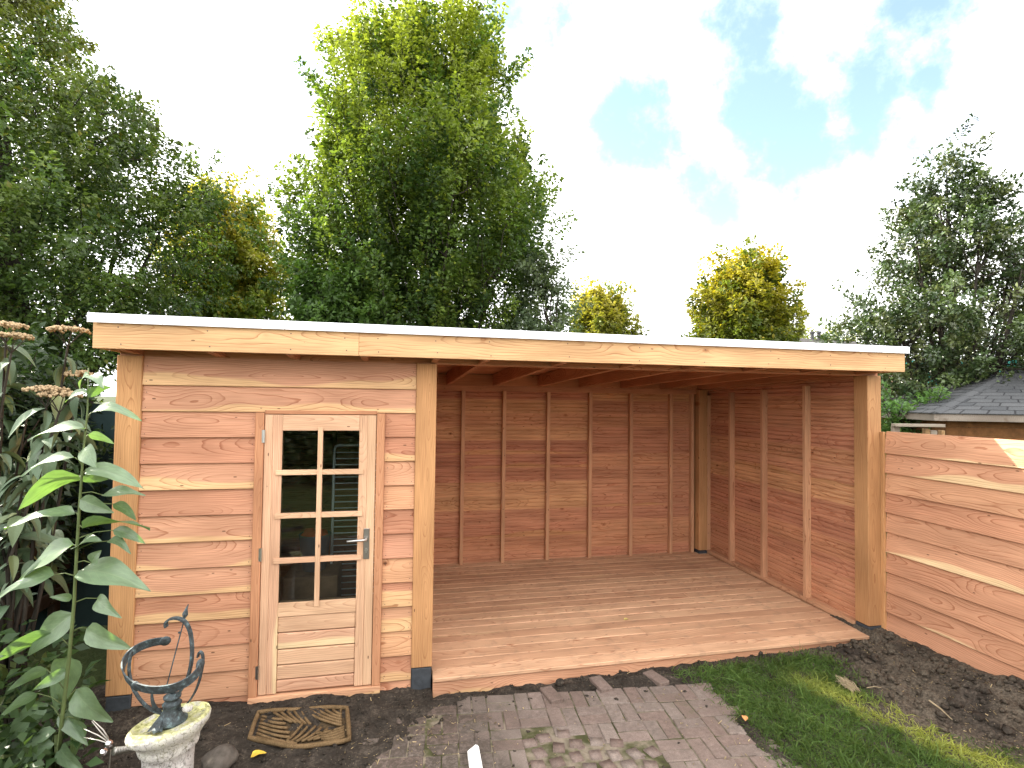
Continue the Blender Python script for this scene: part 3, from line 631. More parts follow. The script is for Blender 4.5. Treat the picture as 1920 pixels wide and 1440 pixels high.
    if twigs:
        for i in range(0, n, 2 if n > 400 else 1):
            j = np.argmin(np.linalg.norm(tips-base[i]+np.array([0, 0, .4]), axis=1)); e = base[i]+axis[i]*ln[i]*.8
            if i % 3 == 0 and np.linalg.norm(tips[j]-base[i]) < 1.3 and base[i][2] > tips[j][2]-.1: paths.append([tips[j], (tips[j]+base[i])/2-np.array([0, 0, .06]), base[i], e]); rad.append([.022, .015, .010, .003])
            else: paths.append([base[i]-axis[i]*.1, e]); rad.append([.010, .003])
    V, F = tubes(paths, rad, 5); me = pymesh('trunk', V-o, F, M['bark'], True); link('trunk', me, root, tuple(o))
    return root
HORN = [(.078, .130, .028), (.105, .165, .033), (.060, .102, .026), (.135, .190, .036), (.048, .086, .025)]
YEL = (.30, .27, .045)
tree('hornbeam_tree', 'tall upright green hornbeam with pale yellowing top, rising behind the shed roof', 'tree', None, 13.5,
     [(-5, 800, 880), (40, 705, 935), (110, 660, 950), (190, 612, 962), (260, 585, 980), (330, 560, 1030), (400, 548, 1050), (480, 555, 1045), (560, 560, 1010), (625, 575, 985)], HORN,
     nplume=1350, per=150, plen=1.15, prad=.32, size=.105, upmix=1.0, outmix=.45, yellow=(.26, .30, .045), yfrac=.8, seed=3, trunk_px=790, limbs=16, trunk_r=.17, low=2.0, hole=.25)
tree('broad_tree', 'very large dark green tree overhanging the left shed corner, taller than its neighbours', 'tree', None, 12.0,
     [(-210, -110, 0), (-120, -220, 60), (0, -290, 105), (80, -330, 160), (160, -360, 230), (240, -380, 305), (320, -390, 350), (400, -380, 375), (500, -370, 365), (620, -340, 340)], [(.064, .108, .030), (.084, .132, .034), (.052, .088, .028), (.11, .155, .036)],
     nplume=1150, per=135, plen=1.15, prad=.42, size=.108, upmix=.45, outmix=.8, flat=.3, droop=.35, yellow=(.17, .16, .035), yfrac=.5, seed=5, trunk_px=60, limbs=16, trunk_r=.26, low=2.2, hole=.35)
tree('yellowing_tree', 'mid-height tree with orange-yellow autumn patches between the big dark tree and the hornbeam', 'tree', None, 17.0,
     [(340, 390, 450), (370, 360, 480), (430, 335, 512), (500, 330, 532), (560, 325, 540), (610, 330, 540)], [(.15, .21, .04), (.20, .25, .042), (.30, .28, .045), (.12, .17, .036)],
     nplume=480, per=100, plen=1.0, prad=.38, size=.14, upmix=.6, outmix=.7, yellow=(.46, .36, .045), yfrac=.55, seed=8, trunk_px=440, limbs=10, low=2.3, hole=.4)
tree('leafy_shrub', 'bright green bushy shrub just behind the roof at the foot of the hornbeam', 'shrub', None, 11.5,
     [(505, 575, 640), (540, 555, 690), (580, 550, 715), (625, 550, 730)], [(.07, .13, .028), (.09, .16, .035), (.055, .10, .025)], nplume=300, per=100, plen=.8, prad=.28, size=.11, upmix=.6, outmix=.7, seed=9, limbs=6, trunk_r=.06, low=1.0)
tree('sparse_tree', 'thin grey-green tree with a long loose branch, right beside the hornbeam', 'tree', None, 12.5,
     [(470, 1000, 1035), (520, 985, 1062), (570, 965, 1075), (625, 955, 1085)], [(.10, .135, .07), (.125, .16, .085), (.08, .115, .06)], nplume=230, per=75, plen=.8, prad=.25, size=.09, upmix=.5, outmix=.9, seed=12, limbs=7, trunk_r=.06, low=1.2, hole=.5)
tree('round_tree', 'small rounded yellow-green tree far behind the roof between hornbeam and golden tree', 'tree', None, 26.0,
     [(540, 1105, 1140), (560, 1080, 1165), (590, 1068, 1188), (640, 1062, 1200)], [(.17, .19, .035), (.21, .22, .04), (.13, .16, .035)], nplume=280, per=85, plen=1.0, prad=.45, size=.18, upmix=.6, outmix=.6, yellow=(.42, .34, .04), yfrac=.5, seed=14, limbs=8, low=2.5)
tree('golden_tree', 'bright golden-yellow and green tree standing alone behind the roof', 'tree', None, 22.0,
     [(470, 1375, 1420), (500, 1340, 1455), (540, 1312, 1475), (590, 1293, 1490), (645, 1288, 1492)], [(.11, .14, .022), (.15, .17, .025), (.08, .11, .022)], nplume=460, per=100, plen=1.1, prad=.42, size=.165, upmix=.8, outmix=.6, yellow=(.46, .36, .03), yfrac=.55, seed=15, trunk_px=1400, limbs=10, low=2.4)
tree('low_tree', 'low pale yellow-green tree row behind the distant roof with flue pipes', 'tree', None, 40.0,
     [(612, 1500, 1560), (622, 1480, 1585), (650, 1470, 1600)], [(.16, .18, .04), (.20, .21, .05)], nplume=120, per=80, plen=1.4, prad=.7, size=.20, upmix=.4, outmix=.6, seed=16, limbs=6, low=2.0)
HOLLY = [(.058, .092, .032), (.085, .122, .038), (.098, .118, .044), (.045, .074, .028)]
tree('holly_tree', 'large conical holly with dark glossy leaves and airy gaps behind the fence', 'tree', None, 11.5,
     [(262, 1752, 1790), (340, 1712, 1838), (410, 1682, 1885), (480, 1648, 1935), (550, 1620, 1980), (610, 1590, 2010), (680, 1600, 2030), (760, 1620, 2020)], HOLLY,
     nplume=1000, per=72, plen=.66, prad=.19, size=.088, upmix=.35, outmix=1.0, flat=.2, droop=.1, seed=21, trunk_px=1790, limbs=18, trunk_r=.13, mat=M['holly'], low=1.0, hole=.8)
tree('laurel_bush', 'bright fresh green broad-leaved bush between the shed corner and the tiled pavilion', 'bush', None, 9.9,
     [(735, 1680, 1700), (752, 1655, 1760), (785, 1640, 1778), (830, 1640, 1785)], [(.09, .17, .05), (.12, .21, .06), (.07, .13, .04)], nplume=120, per=50, plen=.4, prad=.16, size=.085, upmix=.9, outmix=.5, seed=22, limbs=5, trunk_r=.03, low=.3)
# left hedge, then an unseen hedge added behind the camera to darken the panes
tree('dense_hedge', 'dense dark evergreen hedge growing along the left boundary behind the viburnum', 'hedge', None, 4.7,
     [(640, -300, 20), (720, -320, 95), (820, -330, 140), (950, -330, 150), (1100, -320, 140)], [(.018, .034, .014), (.024, .042, .016), (.03, .05, .018)], nplume=420, per=80, plen=.5, prad=.25, size=.075, upmix=.6, outmix=.6, seed=31, limbs=8, trunk_r=.06, low=.1)

def box_hedge():
    rg = np.random.default_rng(41); n = 14000; P = np.stack([rg.uniform(-9, 12, n), -10.5+rg.normal(size=n)*.35, rg.uniform(0, 2.5, n)], 1)
    V, F, C = leaf_arrays(P, unit(rg.normal(size=(n, 3))), unit(rg.normal(size=(n, 3))+[0, -.4, .5]), np.full(n, .22), np.full(n, .15), np.array([.03, .05, .018])*(1+rg.normal(size=(n, 1))*.2))
    root = empty('added_hedge', (1.5, -10.5, -.12)); tag(root, 'unseen dark green hedge added behind the camera for shade and dark door pane reflections', 'hedge')
    link('crown', fastmesh('crown', V-np.array([1.5, -10.5, -.12]), F, M['leaf'], C), root, (1.5, -10.5, -.12))
    b = MB()
    for x in np.arange(-8.5, 12, .8): b.tube([(x, -10.5, -.13), (x+.1, -10.5, 1.0), (x, -10.45, 2.2)], [.04, .03, .01], 6)
    b.obj('trunk', M['bark'], root)
box_hedge()

# ------------------------------------------------------------------ lawn
def build_lawn():
    rg = np.random.default_rng(51); n = 36000; lo = LAWN.min(0); hi = LAWN.max(0); lo[1] = max(lo[1], -2.2)
    x = rg.uniform(lo[0], hi[0], n*2); y = rg.uniform(lo[1], hi[1], n*2); d = polydist(x, y, LAWN); ins = inpoly(x, y, LAWN)
    patch = vnoise(x, y, .16, 61)+.6*vnoise(x, y, .06, 62)
    keep = (ins & (rg.random(n*2) < .35+.9*sstep(0, .10, d)) & (patch > -.52)) | (~ins & (d < .07) & (rg.random(n*2) < .22)); x = x[keep][:n]; y = y[keep][:n]
    # stray tufts in the soil
    P = np.stack([x, y, soil_z(x, y)-.006], 1); m = len(P); D = unit(np.stack([rg.normal(size=m)*.5+1.3*vnoise(x, y, .07, 65), rg.normal(size=m)*.5+1.3*vnoise(x, y, .07, 66), np.full(m, .62)], 1)); S = unit(np.cross(D, rg.normal(size=(m, 3))))
    tf = 1+1.1*np.clip(vnoise(x, y, .09, 63)+.6*vnoise(x, y, .035, 64), -.5, .6); L = ((.026+.050*rg.random(m)+.06*(rg.random(m) < .03))*tf)[:, None]; W = (.0015+.0016*rg.random(m))[:, None]; bend = np.stack([rg.normal(size=m), rg.normal(size=m), -.5*np.ones(m)], 1)*.35
    a = P-S*W; b = P+S*W; c = P+D*L*.6-S*W*.8; e = P+D*L*.6+S*W*.8; t = P+D*L+bend*L
    V = np.stack([a, b, c, e, t], 1).reshape(-1, 3); i = np.arange(m)*5
    F = np.concatenate([np.stack([i, i+1, i+3], 1), np.stack([i, i+3, i+2], 1), np.stack([i+2, i+3, i+4], 1)])
    # sunlit streak across the lawn, painted into the blade colours
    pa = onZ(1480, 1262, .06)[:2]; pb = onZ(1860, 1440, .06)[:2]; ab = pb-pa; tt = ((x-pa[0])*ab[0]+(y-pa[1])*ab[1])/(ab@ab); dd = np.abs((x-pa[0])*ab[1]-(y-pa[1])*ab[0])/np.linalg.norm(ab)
    dry = np.clip((1-sstep(.0, .17+.14*vnoise(x, y, .1, 71), dd))*sstep(-.1, .25, tt)*(.75+.5*vnoise(x, y, .05, 73))+.12*(rg.random(m) < .12), 0, 1)[:, None]  # mask of the painted sunlight streak, plus a few random straw blades
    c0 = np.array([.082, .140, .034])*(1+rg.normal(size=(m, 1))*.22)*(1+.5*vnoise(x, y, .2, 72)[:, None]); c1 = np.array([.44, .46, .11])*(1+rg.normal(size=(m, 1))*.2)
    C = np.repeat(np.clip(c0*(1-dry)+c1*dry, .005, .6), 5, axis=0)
    tag(link('lawn_grass', fastmesh('lawn_grass', V, F, M['blade'], C)), 'short green lawn with a sunlit streak painted in yellow blades beside the paving', 'grass', None, 'stuff')
build_lawn()
def scatter_bits():
    """crumbs of soil, wood chips and straw: uncountable"""
    rg = np.random.default_rng(81); b = MB(); bm = bmesh.new(); bmesh.ops.create_icosphere(bm, subdivisions=1, radius=1); IV = np.array([v.co[:] for v in bm.verts]); bm.verts.index_update(); IF = np.array([[v.index for v in f.verts] for f in bm.faces]); bm.free()
    def spots(n, f):
        x = rg.uniform(-.2, 6.0, n*8); y = rg.uniform(-1.7, -.03, n*8); w_ = f(x, y); k = rg.random(n*8) < w_; return x[k][:n], y[k][:n]
    inl = lambda x, y: inpoly(x, y, LAWN)
    pv = lambda x, y: np.where(inpoly(x, y, PAVE), polydist(x, y, PAVE), -polydist(x, y, PAVE))
    x, y = spots(2200, lambda x, y: np.where(inl(x, y), .0, np.where(pv(x, y) > .15, .04, .5*np.exp(-np.abs(y)/.5)+.3*sstep(4.5, 5.2, x)))); n = len(x)
    s = .004+.024*rg.random(n)**4*(.6+.8*sstep(4.5, 5.2, x)); V = IV[None]*s[:, None, None]*(1+.45*rg.normal(size=(n, 12, 1))*.6)*np.array([1, 1, .7])+np.stack([x, y, soil_z(x, y)+s*.3], 1)[:, None]
    F = (IF[None]+np.arange(n)[:, None, None]*12).reshape(-1, 3)
    tag(link('soil_crumbs', fastmesh('soil_crumbs', V.reshape(-1, 3), F, M['soil'])), 'loose dark crumbs of dug soil strewn along the shed and fence', 'soil', None, 'stuff')
    x, y = spots(2000, lambda x, y: np.where(inl(x, y), .05, .55*sstep(4.7, 5.4, x)*(vnoise(x, y, .12, 33) > -.05)+.35*np.exp(-((x-2.0)/.45)**2-((y+.55)/.25)**2)+.02+.12*(pv(x, y) > 0)*sstep(3.2, 4.0, x))); n = len(x)
    z = np.maximum(soil_z(x, y), np.where(pv(x, y) > .02, .016, -1))+.003; a = rg.random(n)*6.28; L = .003+.016*rg.random(n)**4; W = .0012+.0022*rg.random(n)
    dx = np.stack([np.cos(a), np.sin(a), rg.normal(size=n)*.25], 1); dy = np.stack([-np.sin(a), np.cos(a), rg.normal(size=n)*.2], 1); P = np.stack([x, y, z], 1)
    V = np.stack([P-dx*L[:, None]-dy*W[:, None], P+dx*L[:, None]-dy*W[:, None], P+dx*L[:, None]+dy*W[:, None]+[0, 0, .001], P-dx*L[:, None]+dy*W[:, None]+[0, 0, .001]], 1).reshape(-1, 3)
    C = np.repeat(np.array([.48, .37, .22])*(1+rg.normal(size=(n, 1))*.25)*(.35+.65*rg.random((n, 1))**2), 4, axis=0)
    tag(link('wood_chips', fastmesh('wood_chips', V, np.arange(n*4).reshape(-1, 4), M['blade'], np.clip(C, .03, .7))), 'pale sawdust chips and straw bits scattered over soil and paving', 'chips', None, 'stuff')
scatter_bits()

# ------------------------------------------------------------------ the tall plant by the corner
def bigleaf_mat():
    n = NT('broad_leaf'); uv = n.n('UVMap').outputs[0]; s = n.sep(uv); rnd = n.n('ObjectInfo').outputs['Random']
    c = n.ramp(rnd, [(0, (.12, .18, .10)), (.5, (.155, .225, .13)), (1, (.105, .16, .085))]); v = n.math('ABSOLUTE', n.math('SUBTRACT', s[1], .5))
    vein = n.math('FRACT', n.math('ADD', n.math('MULTIPLY', s[0], 8.0), n.math('MULTIPLY', v, -5.0))); vl = n.math('MAXIMUM', n.mr(vein, .86, .98), n.mr(v, .03, .008))
    c = n.mix(n.math('MULTIPLY', vl, .55), c, (.20, .26, .15)); c = n.mix(1., c, n.ramp(n.noise(n.vec(s[0], s[1], rnd), 6, 3), [(.3, (.85,)*3), (.7, (1.15,)*3)]), 'MULTIPLY')
    d = n.n('BsdfPrincipled'); n.set(d, 'Base Color', c); d.inputs['Roughness'].default_value = .36; d.inputs['Specular IOR Level'].default_value = .65; n.set(d, 'Normal', n.bump(vein, .25, .004))
    t = n.n('BsdfTranslucent'); n.set(t, 'Color', n.mix(1., c, (1.5, 1.9, .5), 'MULTIPLY')); mx = n.n('MixShader'); mx.inputs[0].default_value = .28
    n.t.links.new(d.outputs[0], mx.inputs[1]); n.t.links.new(t.outputs[0], mx.inputs[2]); n.t.links.new(mx.outputs[0], n.out.inputs[0]); return n.m
M['bigleaf'] = bigleaf_mat()
def leaf_mesh(base, tip, side, width, arch, fold=.25, wav=.0, nl=9, nw=5, seed=0, mat=None, blunt=1.0):
    """curved leaf blade from base to tip; side = width direction; arch lifts the middle"""
    rr = random.Random(seed); base = np.array(base); tip = np.array(tip); ax = tip-base; L = np.linalg.norm(ax); ax = ax/L; side = side-ax*(side@ax); side = side/np.linalg.norm(side); nr = np.cross(ax, side)
    if nr[2] < 0: nr = -nr
    V = []; UV = []
    for i in range(nl):
        t = i/(nl-1); w_ = width*.5*(math.sin(math.pi*min(1, t**.62))**.9)*(1-.25*t*blunt)+.0008
        c = base+ax*L*t+nr*arch*L*math.sin(math.pi*t**.8)-np.array([0, 0, 1])*L*.10*t*t
        for j in range(nw):
            q = (j/(nw-1)-.5)*2; V.append(c+side*w_*q+nr*(abs(q)**1.3*w_*fold)+nr*wav*L*math.sin(t*9+q*1.5+seed)*abs(q)); UV.append((t, j/(nw-1)))
    F = [(i*nw+j, i*nw+j+1, (i+1)*nw+j+1, (i+1)*nw+j) for i in range(nl-1) for j in range(nw-1)]
    V = np.array(V); me = pymesh('leaf', V-base, F, mat or M['bigleaf'], True); uvl = me.uv_layers.new(name='UVMap')
    for lp in me.loops: uvl.data[lp.index].uv = UV[lp.vertex_index]
    return me
def build_plant():
    DP = 2.75
    stem = [(166, 690), (164, 770), (156, 850), (149, 950), (144, 1030), (139, 1130), (129, 1240), (116, 1350), (108, 1440)]
    P3 = [at(x, y, DP-.0*i) for i, (x, y) in enumerate(stem)]; last = P3[-1]; P3 += [np.array([last[0]-.02, last[1]+.01, .35]), np.array([last[0]-.03, last[1]+.02, 0.0])]
    root = empty('tall_leafy_plant', P3[-1]); tag(root, 'tall single-stemmed plant with broad grey-green leaves in front of the shed corner post', 'plant')
    b = MB(); b.tube(P3, [.003, .004, .0055, .0065, .0075, .008, .009, .010, .011, .012, .013], 8); b.obj('stem', M['stem'], root, True, origin=P3[-1])
    leaves = [(160, 804, 52, 817, 16, .10), (140, 858, 40, 885, 15, .12), (148, 893, 35, 942, 30, .08), (140, 962, 8, 980, 14, .06), (158, 840, 183, 872, 34, .05), (165, 815, 214, 828, 18, .1), (160, 882, 271, 907, 20, .10), (153, 902, 206, 893, 20, .05),
              (150, 937, 214, 956, 32, .06), (192, 928, 273, 921, 14, .06), (155, 990, 282, 979, 22, .07), (172, 773, 266, 781, 15, .16), (212, 945, 256, 972, 26, .1), (138, 1022, 38, 1076, 36, .06), (102, 1078, -8, 1112, 26, .06), (150, 1070, 283, 1093, 34, .08),
              (143, 1026, 190, 1004, 11, .05), (203, 1014, 246, 1034, 10, .25), (212, 994, 273, 1014, 15, .12), (183, 1122, 228, 1152, 28, .15), (138, 1150, 53, 1220, 50, .06), (163, 1178, 249, 1208, 42, .12), (98, 1188, -22, 1238, 30, .05), (172, 1056, 190, 1028, 26, .05),
              (135, 1122, 93, 1116, 12, .1), (124, 1232, 103, 1330, 58, .05), (143, 1292, 212, 1345, 50, .16), (87, 1255, 14, 1289, 24, .06), (90, 1318, 4, 1388, 44, .06), (138, 1346, 134, 1420, 44, .05), (102, 1395, 20, 1428, 28, .08), (60, 1415, -24, 1446, 38, .08),
              (70, 1300, -4, 1342, 20, .08), (105, 1370, 26, 1422, 18, .1), (166, 700, 150, 730, 12, .1), (166, 705, 195, 722, 10, .1), (164, 735, 122, 750, 14, .12), (165, 745, 210, 720, 12, .1), (128, 1255, 60, 1290, 24, .08), (118, 1330, 165, 1390, 30, .1), (112, 1400, 160, 1440, 32, .1)]
    rr = random.Random(4)
    for i, (bx, by, tx, ty, wpx, arch) in enumerate(leaves):
        dz = rr.uniform(-.10, .06); db = DP+rr.uniform(-.02, .05); Bp = at(bx, by, db); Tp = at(tx, ty, db+dz); L = np.linalg.norm(Tp-Bp); wr = max(wpx/FPX*DP, .0); W = max(.42*L, wr*1.02); ct = min(1, wr/W)
        img = np.array([ty-by, -(tx-bx)], float); img = img/np.linalg.norm(img); perp = AR*img[0]-AU*img[1]
        side = perp*ct+AF*math.sqrt(1-ct*ct)*(1 if rr.random() < .75 else -1)*(1 if perp[2] > 0 else -1)
        o = link('leaf', leaf_mesh(Bp, Tp, side, W, arch, .20, .022, 11, 7, seed=i), root, Bp)
        # petiole to the nearest stem point just below
        sp = min((P3[k]*(1-q)+P3[k+1]*q for k in range(len(P3)-2) for q in (0, .25, .5, .75)), key=lambda s: np.linalg.norm(s-Bp+np.array([0, 0, .03])))
        if np.linalg.norm(sp-Bp) > .008: b = MB(); b.tube([sp, sp*.5+Bp*.5+np.array([0, 0, .012]), Bp], [.0035, .0028, .0022], 6); b.obj('petiole', M['stem'], root, True, origin=sp)
build_plant()

def build_viburnum():
    rr = random.Random(9); gx, gy = -.52, -.02
    root = empty('viburnum_shrub', (gx, gy, 0)); tag(root, 'viburnum shrub with drooping wrinkled leaves and brown flat flower heads left of the shed', 'shrub')
    n = NT('viburnum_leaf'); uv = n.sep(n.n('UVMap').outputs[0]); rnd = n.n('ObjectInfo').outputs['Random']; wv = n.math('FRACT', n.math('ADD', n.math('MULTIPLY', uv[0], 12), n.math('MULTIPLY', n.math('ABSOLUTE', n.math('SUBTRACT', uv[1], .5)), -4)))
    c = n.ramp(rnd, [(0, (.06, .10, .05)), (.5, (.10, .145, .08)), (.8, (.075, .115, .055)), (1, (.16, .17, .05))]); d = n.bsdf(n.mix(n.math('MULTIPLY', wv, .25), c, (.10, .14, .08)), .5, .4, n.bump(wv, .5, .006)); M['vib'] = n.m
    heads = [(12, 612, 3.3), (22, 632, 3.25), (128, 620, 3.3), (88, 732, 3.1), (112, 742, 3.1), (148, 703, 3.35)]
    n2 = simple('dry_flower', (.32, .23, .135), .9, .1, 0., 60, .5); M['dryfl'] = n2; hub = np.array([gx, gy, .0]); nodes = []
    for k, (x, y, d) in enumerate(heads):
        c = at(x, y, d); r2 = random.Random(k); b = MB(); rad = .11 if k not in (5,) else .08
        for q in range(150):
            a = r2.random()*6.283; rr_ = rad*math.sqrt(r2.random()); b.blob((c[0]+rr_*math.cos(a), c[1]+rr_*math.sin(a)*.9, c[2]+.02*(1-(rr_/rad)**2)+r2.uniform(-.008, .008)), .0055+.005*r2.random(), 0, 0 if q % 2 else 1)
        f = b.obj('flower_head', M['dryfl'], root, False, origin=c); b = MB(); foot = c-np.array([0, 0, .10])
        for q in range(7): a = q*.9; b.tube([foot, foot*.4+c*.6+np.array([math.cos(a), math.sin(a), 0])*rad*.4, c+np.array([math.cos(a), math.sin(a), 0])*rad*.7-np.array([0, 0, .005])], [.003, .002, .0012], 5)
        b.obj('flower_stalk', M['bark'], root); nodes.append(foot)
    paths = []; rads = []
    for k, ft in enumerate(nodes):
        m_ = hub*.45+ft*.55+np.array([rr.uniform(-.15, .1), rr.uniform(-.1, .1), 0]); paths.append([hub+np.array([rr.uniform(-.1, .1), rr.uniform(-.1, .1), -.1]), m_, ft]); rads.append([.016, .010, .0055]); nodes[k] = (m_, ft)
    for k in range(14):
        t_ = np.array([gx+rr.uniform(-.55, .30), gy+rr.uniform(-.35, .3), rr.uniform(.9, 2.3)]); m_ = hub*.4+t_*.6+np.array([rr.uniform(-.1, .1), 0, 0]); paths.append([hub+np.array([rr.uniform(-.1, .1), rr.uniform(-.1, .1), -.1]), m_, t_]); rads.append([.014, .009, .005]); nodes.append((m_, t_))
    V, F = tubes(paths, rads, 6); link('branches', pymesh('branches', V-hub, F, M['bark'], True), root, tuple(hub))
    ms = []
    for q in range(5): L = .15+.012*q; ms.append(leaf_mesh((0, 0, 0), (L, 0, -.01), np.array([0, 1., 0]), L*(.30+.03*q), .10, .22, .004, 8, 5, q, M['vib'], .4))
    for k in range(290):
        m_, t_ = nodes[rr.randrange(len(nodes))]; q = rr.random()**.75; p = m_*(1-q)+t_*q; a = rr.random()*6.283; pitch = rr.uniform(.1, 1.25)   # drooping
        o = link('leaf', ms[rr.randrange(5)], root, p, (rr.uniform(-.5, .5), pitch, a)); s = rr.uniform(.8, 1.25); o.scale = (s, s, s)
build_viburnum()
def ground_cover():
    rg = np.random.default_rng(91); n = 130; base = np.stack([rg.uniform(-1.3, .10, n), rg.uniform(-1.6, -.2, n), rg.uniform(0, .75, n)], 1); base[:, 2] *= (1-.5*(base[:, 0] > -.2)); ax = unit(rg.normal(size=(n, 3))*.5+[0, 0, .8])
    pf = pal([(.045, .085, .03), (.065, .11, .04), (.035, .065, .025), (.10, .13, .04)], .3)
    V, F, C = plume_leaves(rg, base, ax, np.full(n, .28), np.full(n, .16), 26, .075, pf, .1, .3); V2 = V.reshape(-1, 4, 3); k = V2[:, :, 2].min(1) > .0; kk = np.repeat(k, 4); C = C[kk]; F2 = np.arange(kk.sum()).reshape(-1, 4)
    tag(link('undergrowth', fastmesh('undergrowth', V[kk], F2, M['leaf'], C)), 'tangled green undergrowth below the viburnum and tall plant', 'undergrowth', None, 'stuff')
ground_cover()

# ------------------------------------------------------------------ left boundary: dark screen and slanting rails
def build_left():
    n = NT('dark_green_screen'); tc = n.n('TexCoord').outputs['Object']; f = n.noise(tc, 3, 4); n.bsdf(n.ramp(f, [(.3, (.012, .026, .026)), (.7, (.022, .042, .042))]), .8, .2, n.bump(n.noise(tc, 120, 2), .3, .005)); M['screen'] = n.m
    t = onY(190, 757, 1.9)[2]; root = empty('privacy_screen', (-1.05, 1.9, -.1)); tag(root, 'dark green woven privacy screen behind the tall plant, beside the shed', 'screen')
    b = MB(); xs = np.linspace(-2.0, -.06, 40); V = []
    for x in xs:
        for z in (-.1, t*.3, t*.6, t): V.append((x, 1.9+.025*math.sin(x*5+z*2)+.01*math.sin(x*17), z))
    F = [(i*4+j, (i+1)*4+j, (i+1)*4+j+1, i*4+j+1) for i in range(39) for j in range(3)]; k = len(V); V2 = [(x, y+.008, z) for x, y, z in V]; F2 = [tuple(q+k for q in f[::-1]) for f in F]; b.add(V+V2, F+F2); b.obj('screen_cloth', M['screen'], root, True)
    for x in (-2.0, -1.1, -.1): b = MB(); b.tube([(x, 1.95, -.13), (x, 1.95, t+.03)], .03, 8); b.obj('screen_post', M['bark'], root)
    root = empty('low_rail_fence', (-1.15, -.6, -.1)); tag(root, 'low weathered dark wooden rail fence half hidden in the undergrowth', 'fence'); dk = simple('weathered_wood', (.035, .025, .018), .9, .1, 0., 8, .4, .4, 30); M['dark'] = dk
    for z in (.25, .50, .75): b = MB(); b.box((-1.17, -2.6, z), (-1.135, 1.8, z+.11), 0, .004); b.obj('rail', dk, root)
    for y in (-2.5, -1.1, .3, 1.7): b = MB(); b.box((-1.235, y-.04, -.13), (-1.171, y+.04, .95), 0, .006); b.obj('fence_post', dk, root)
build_left()

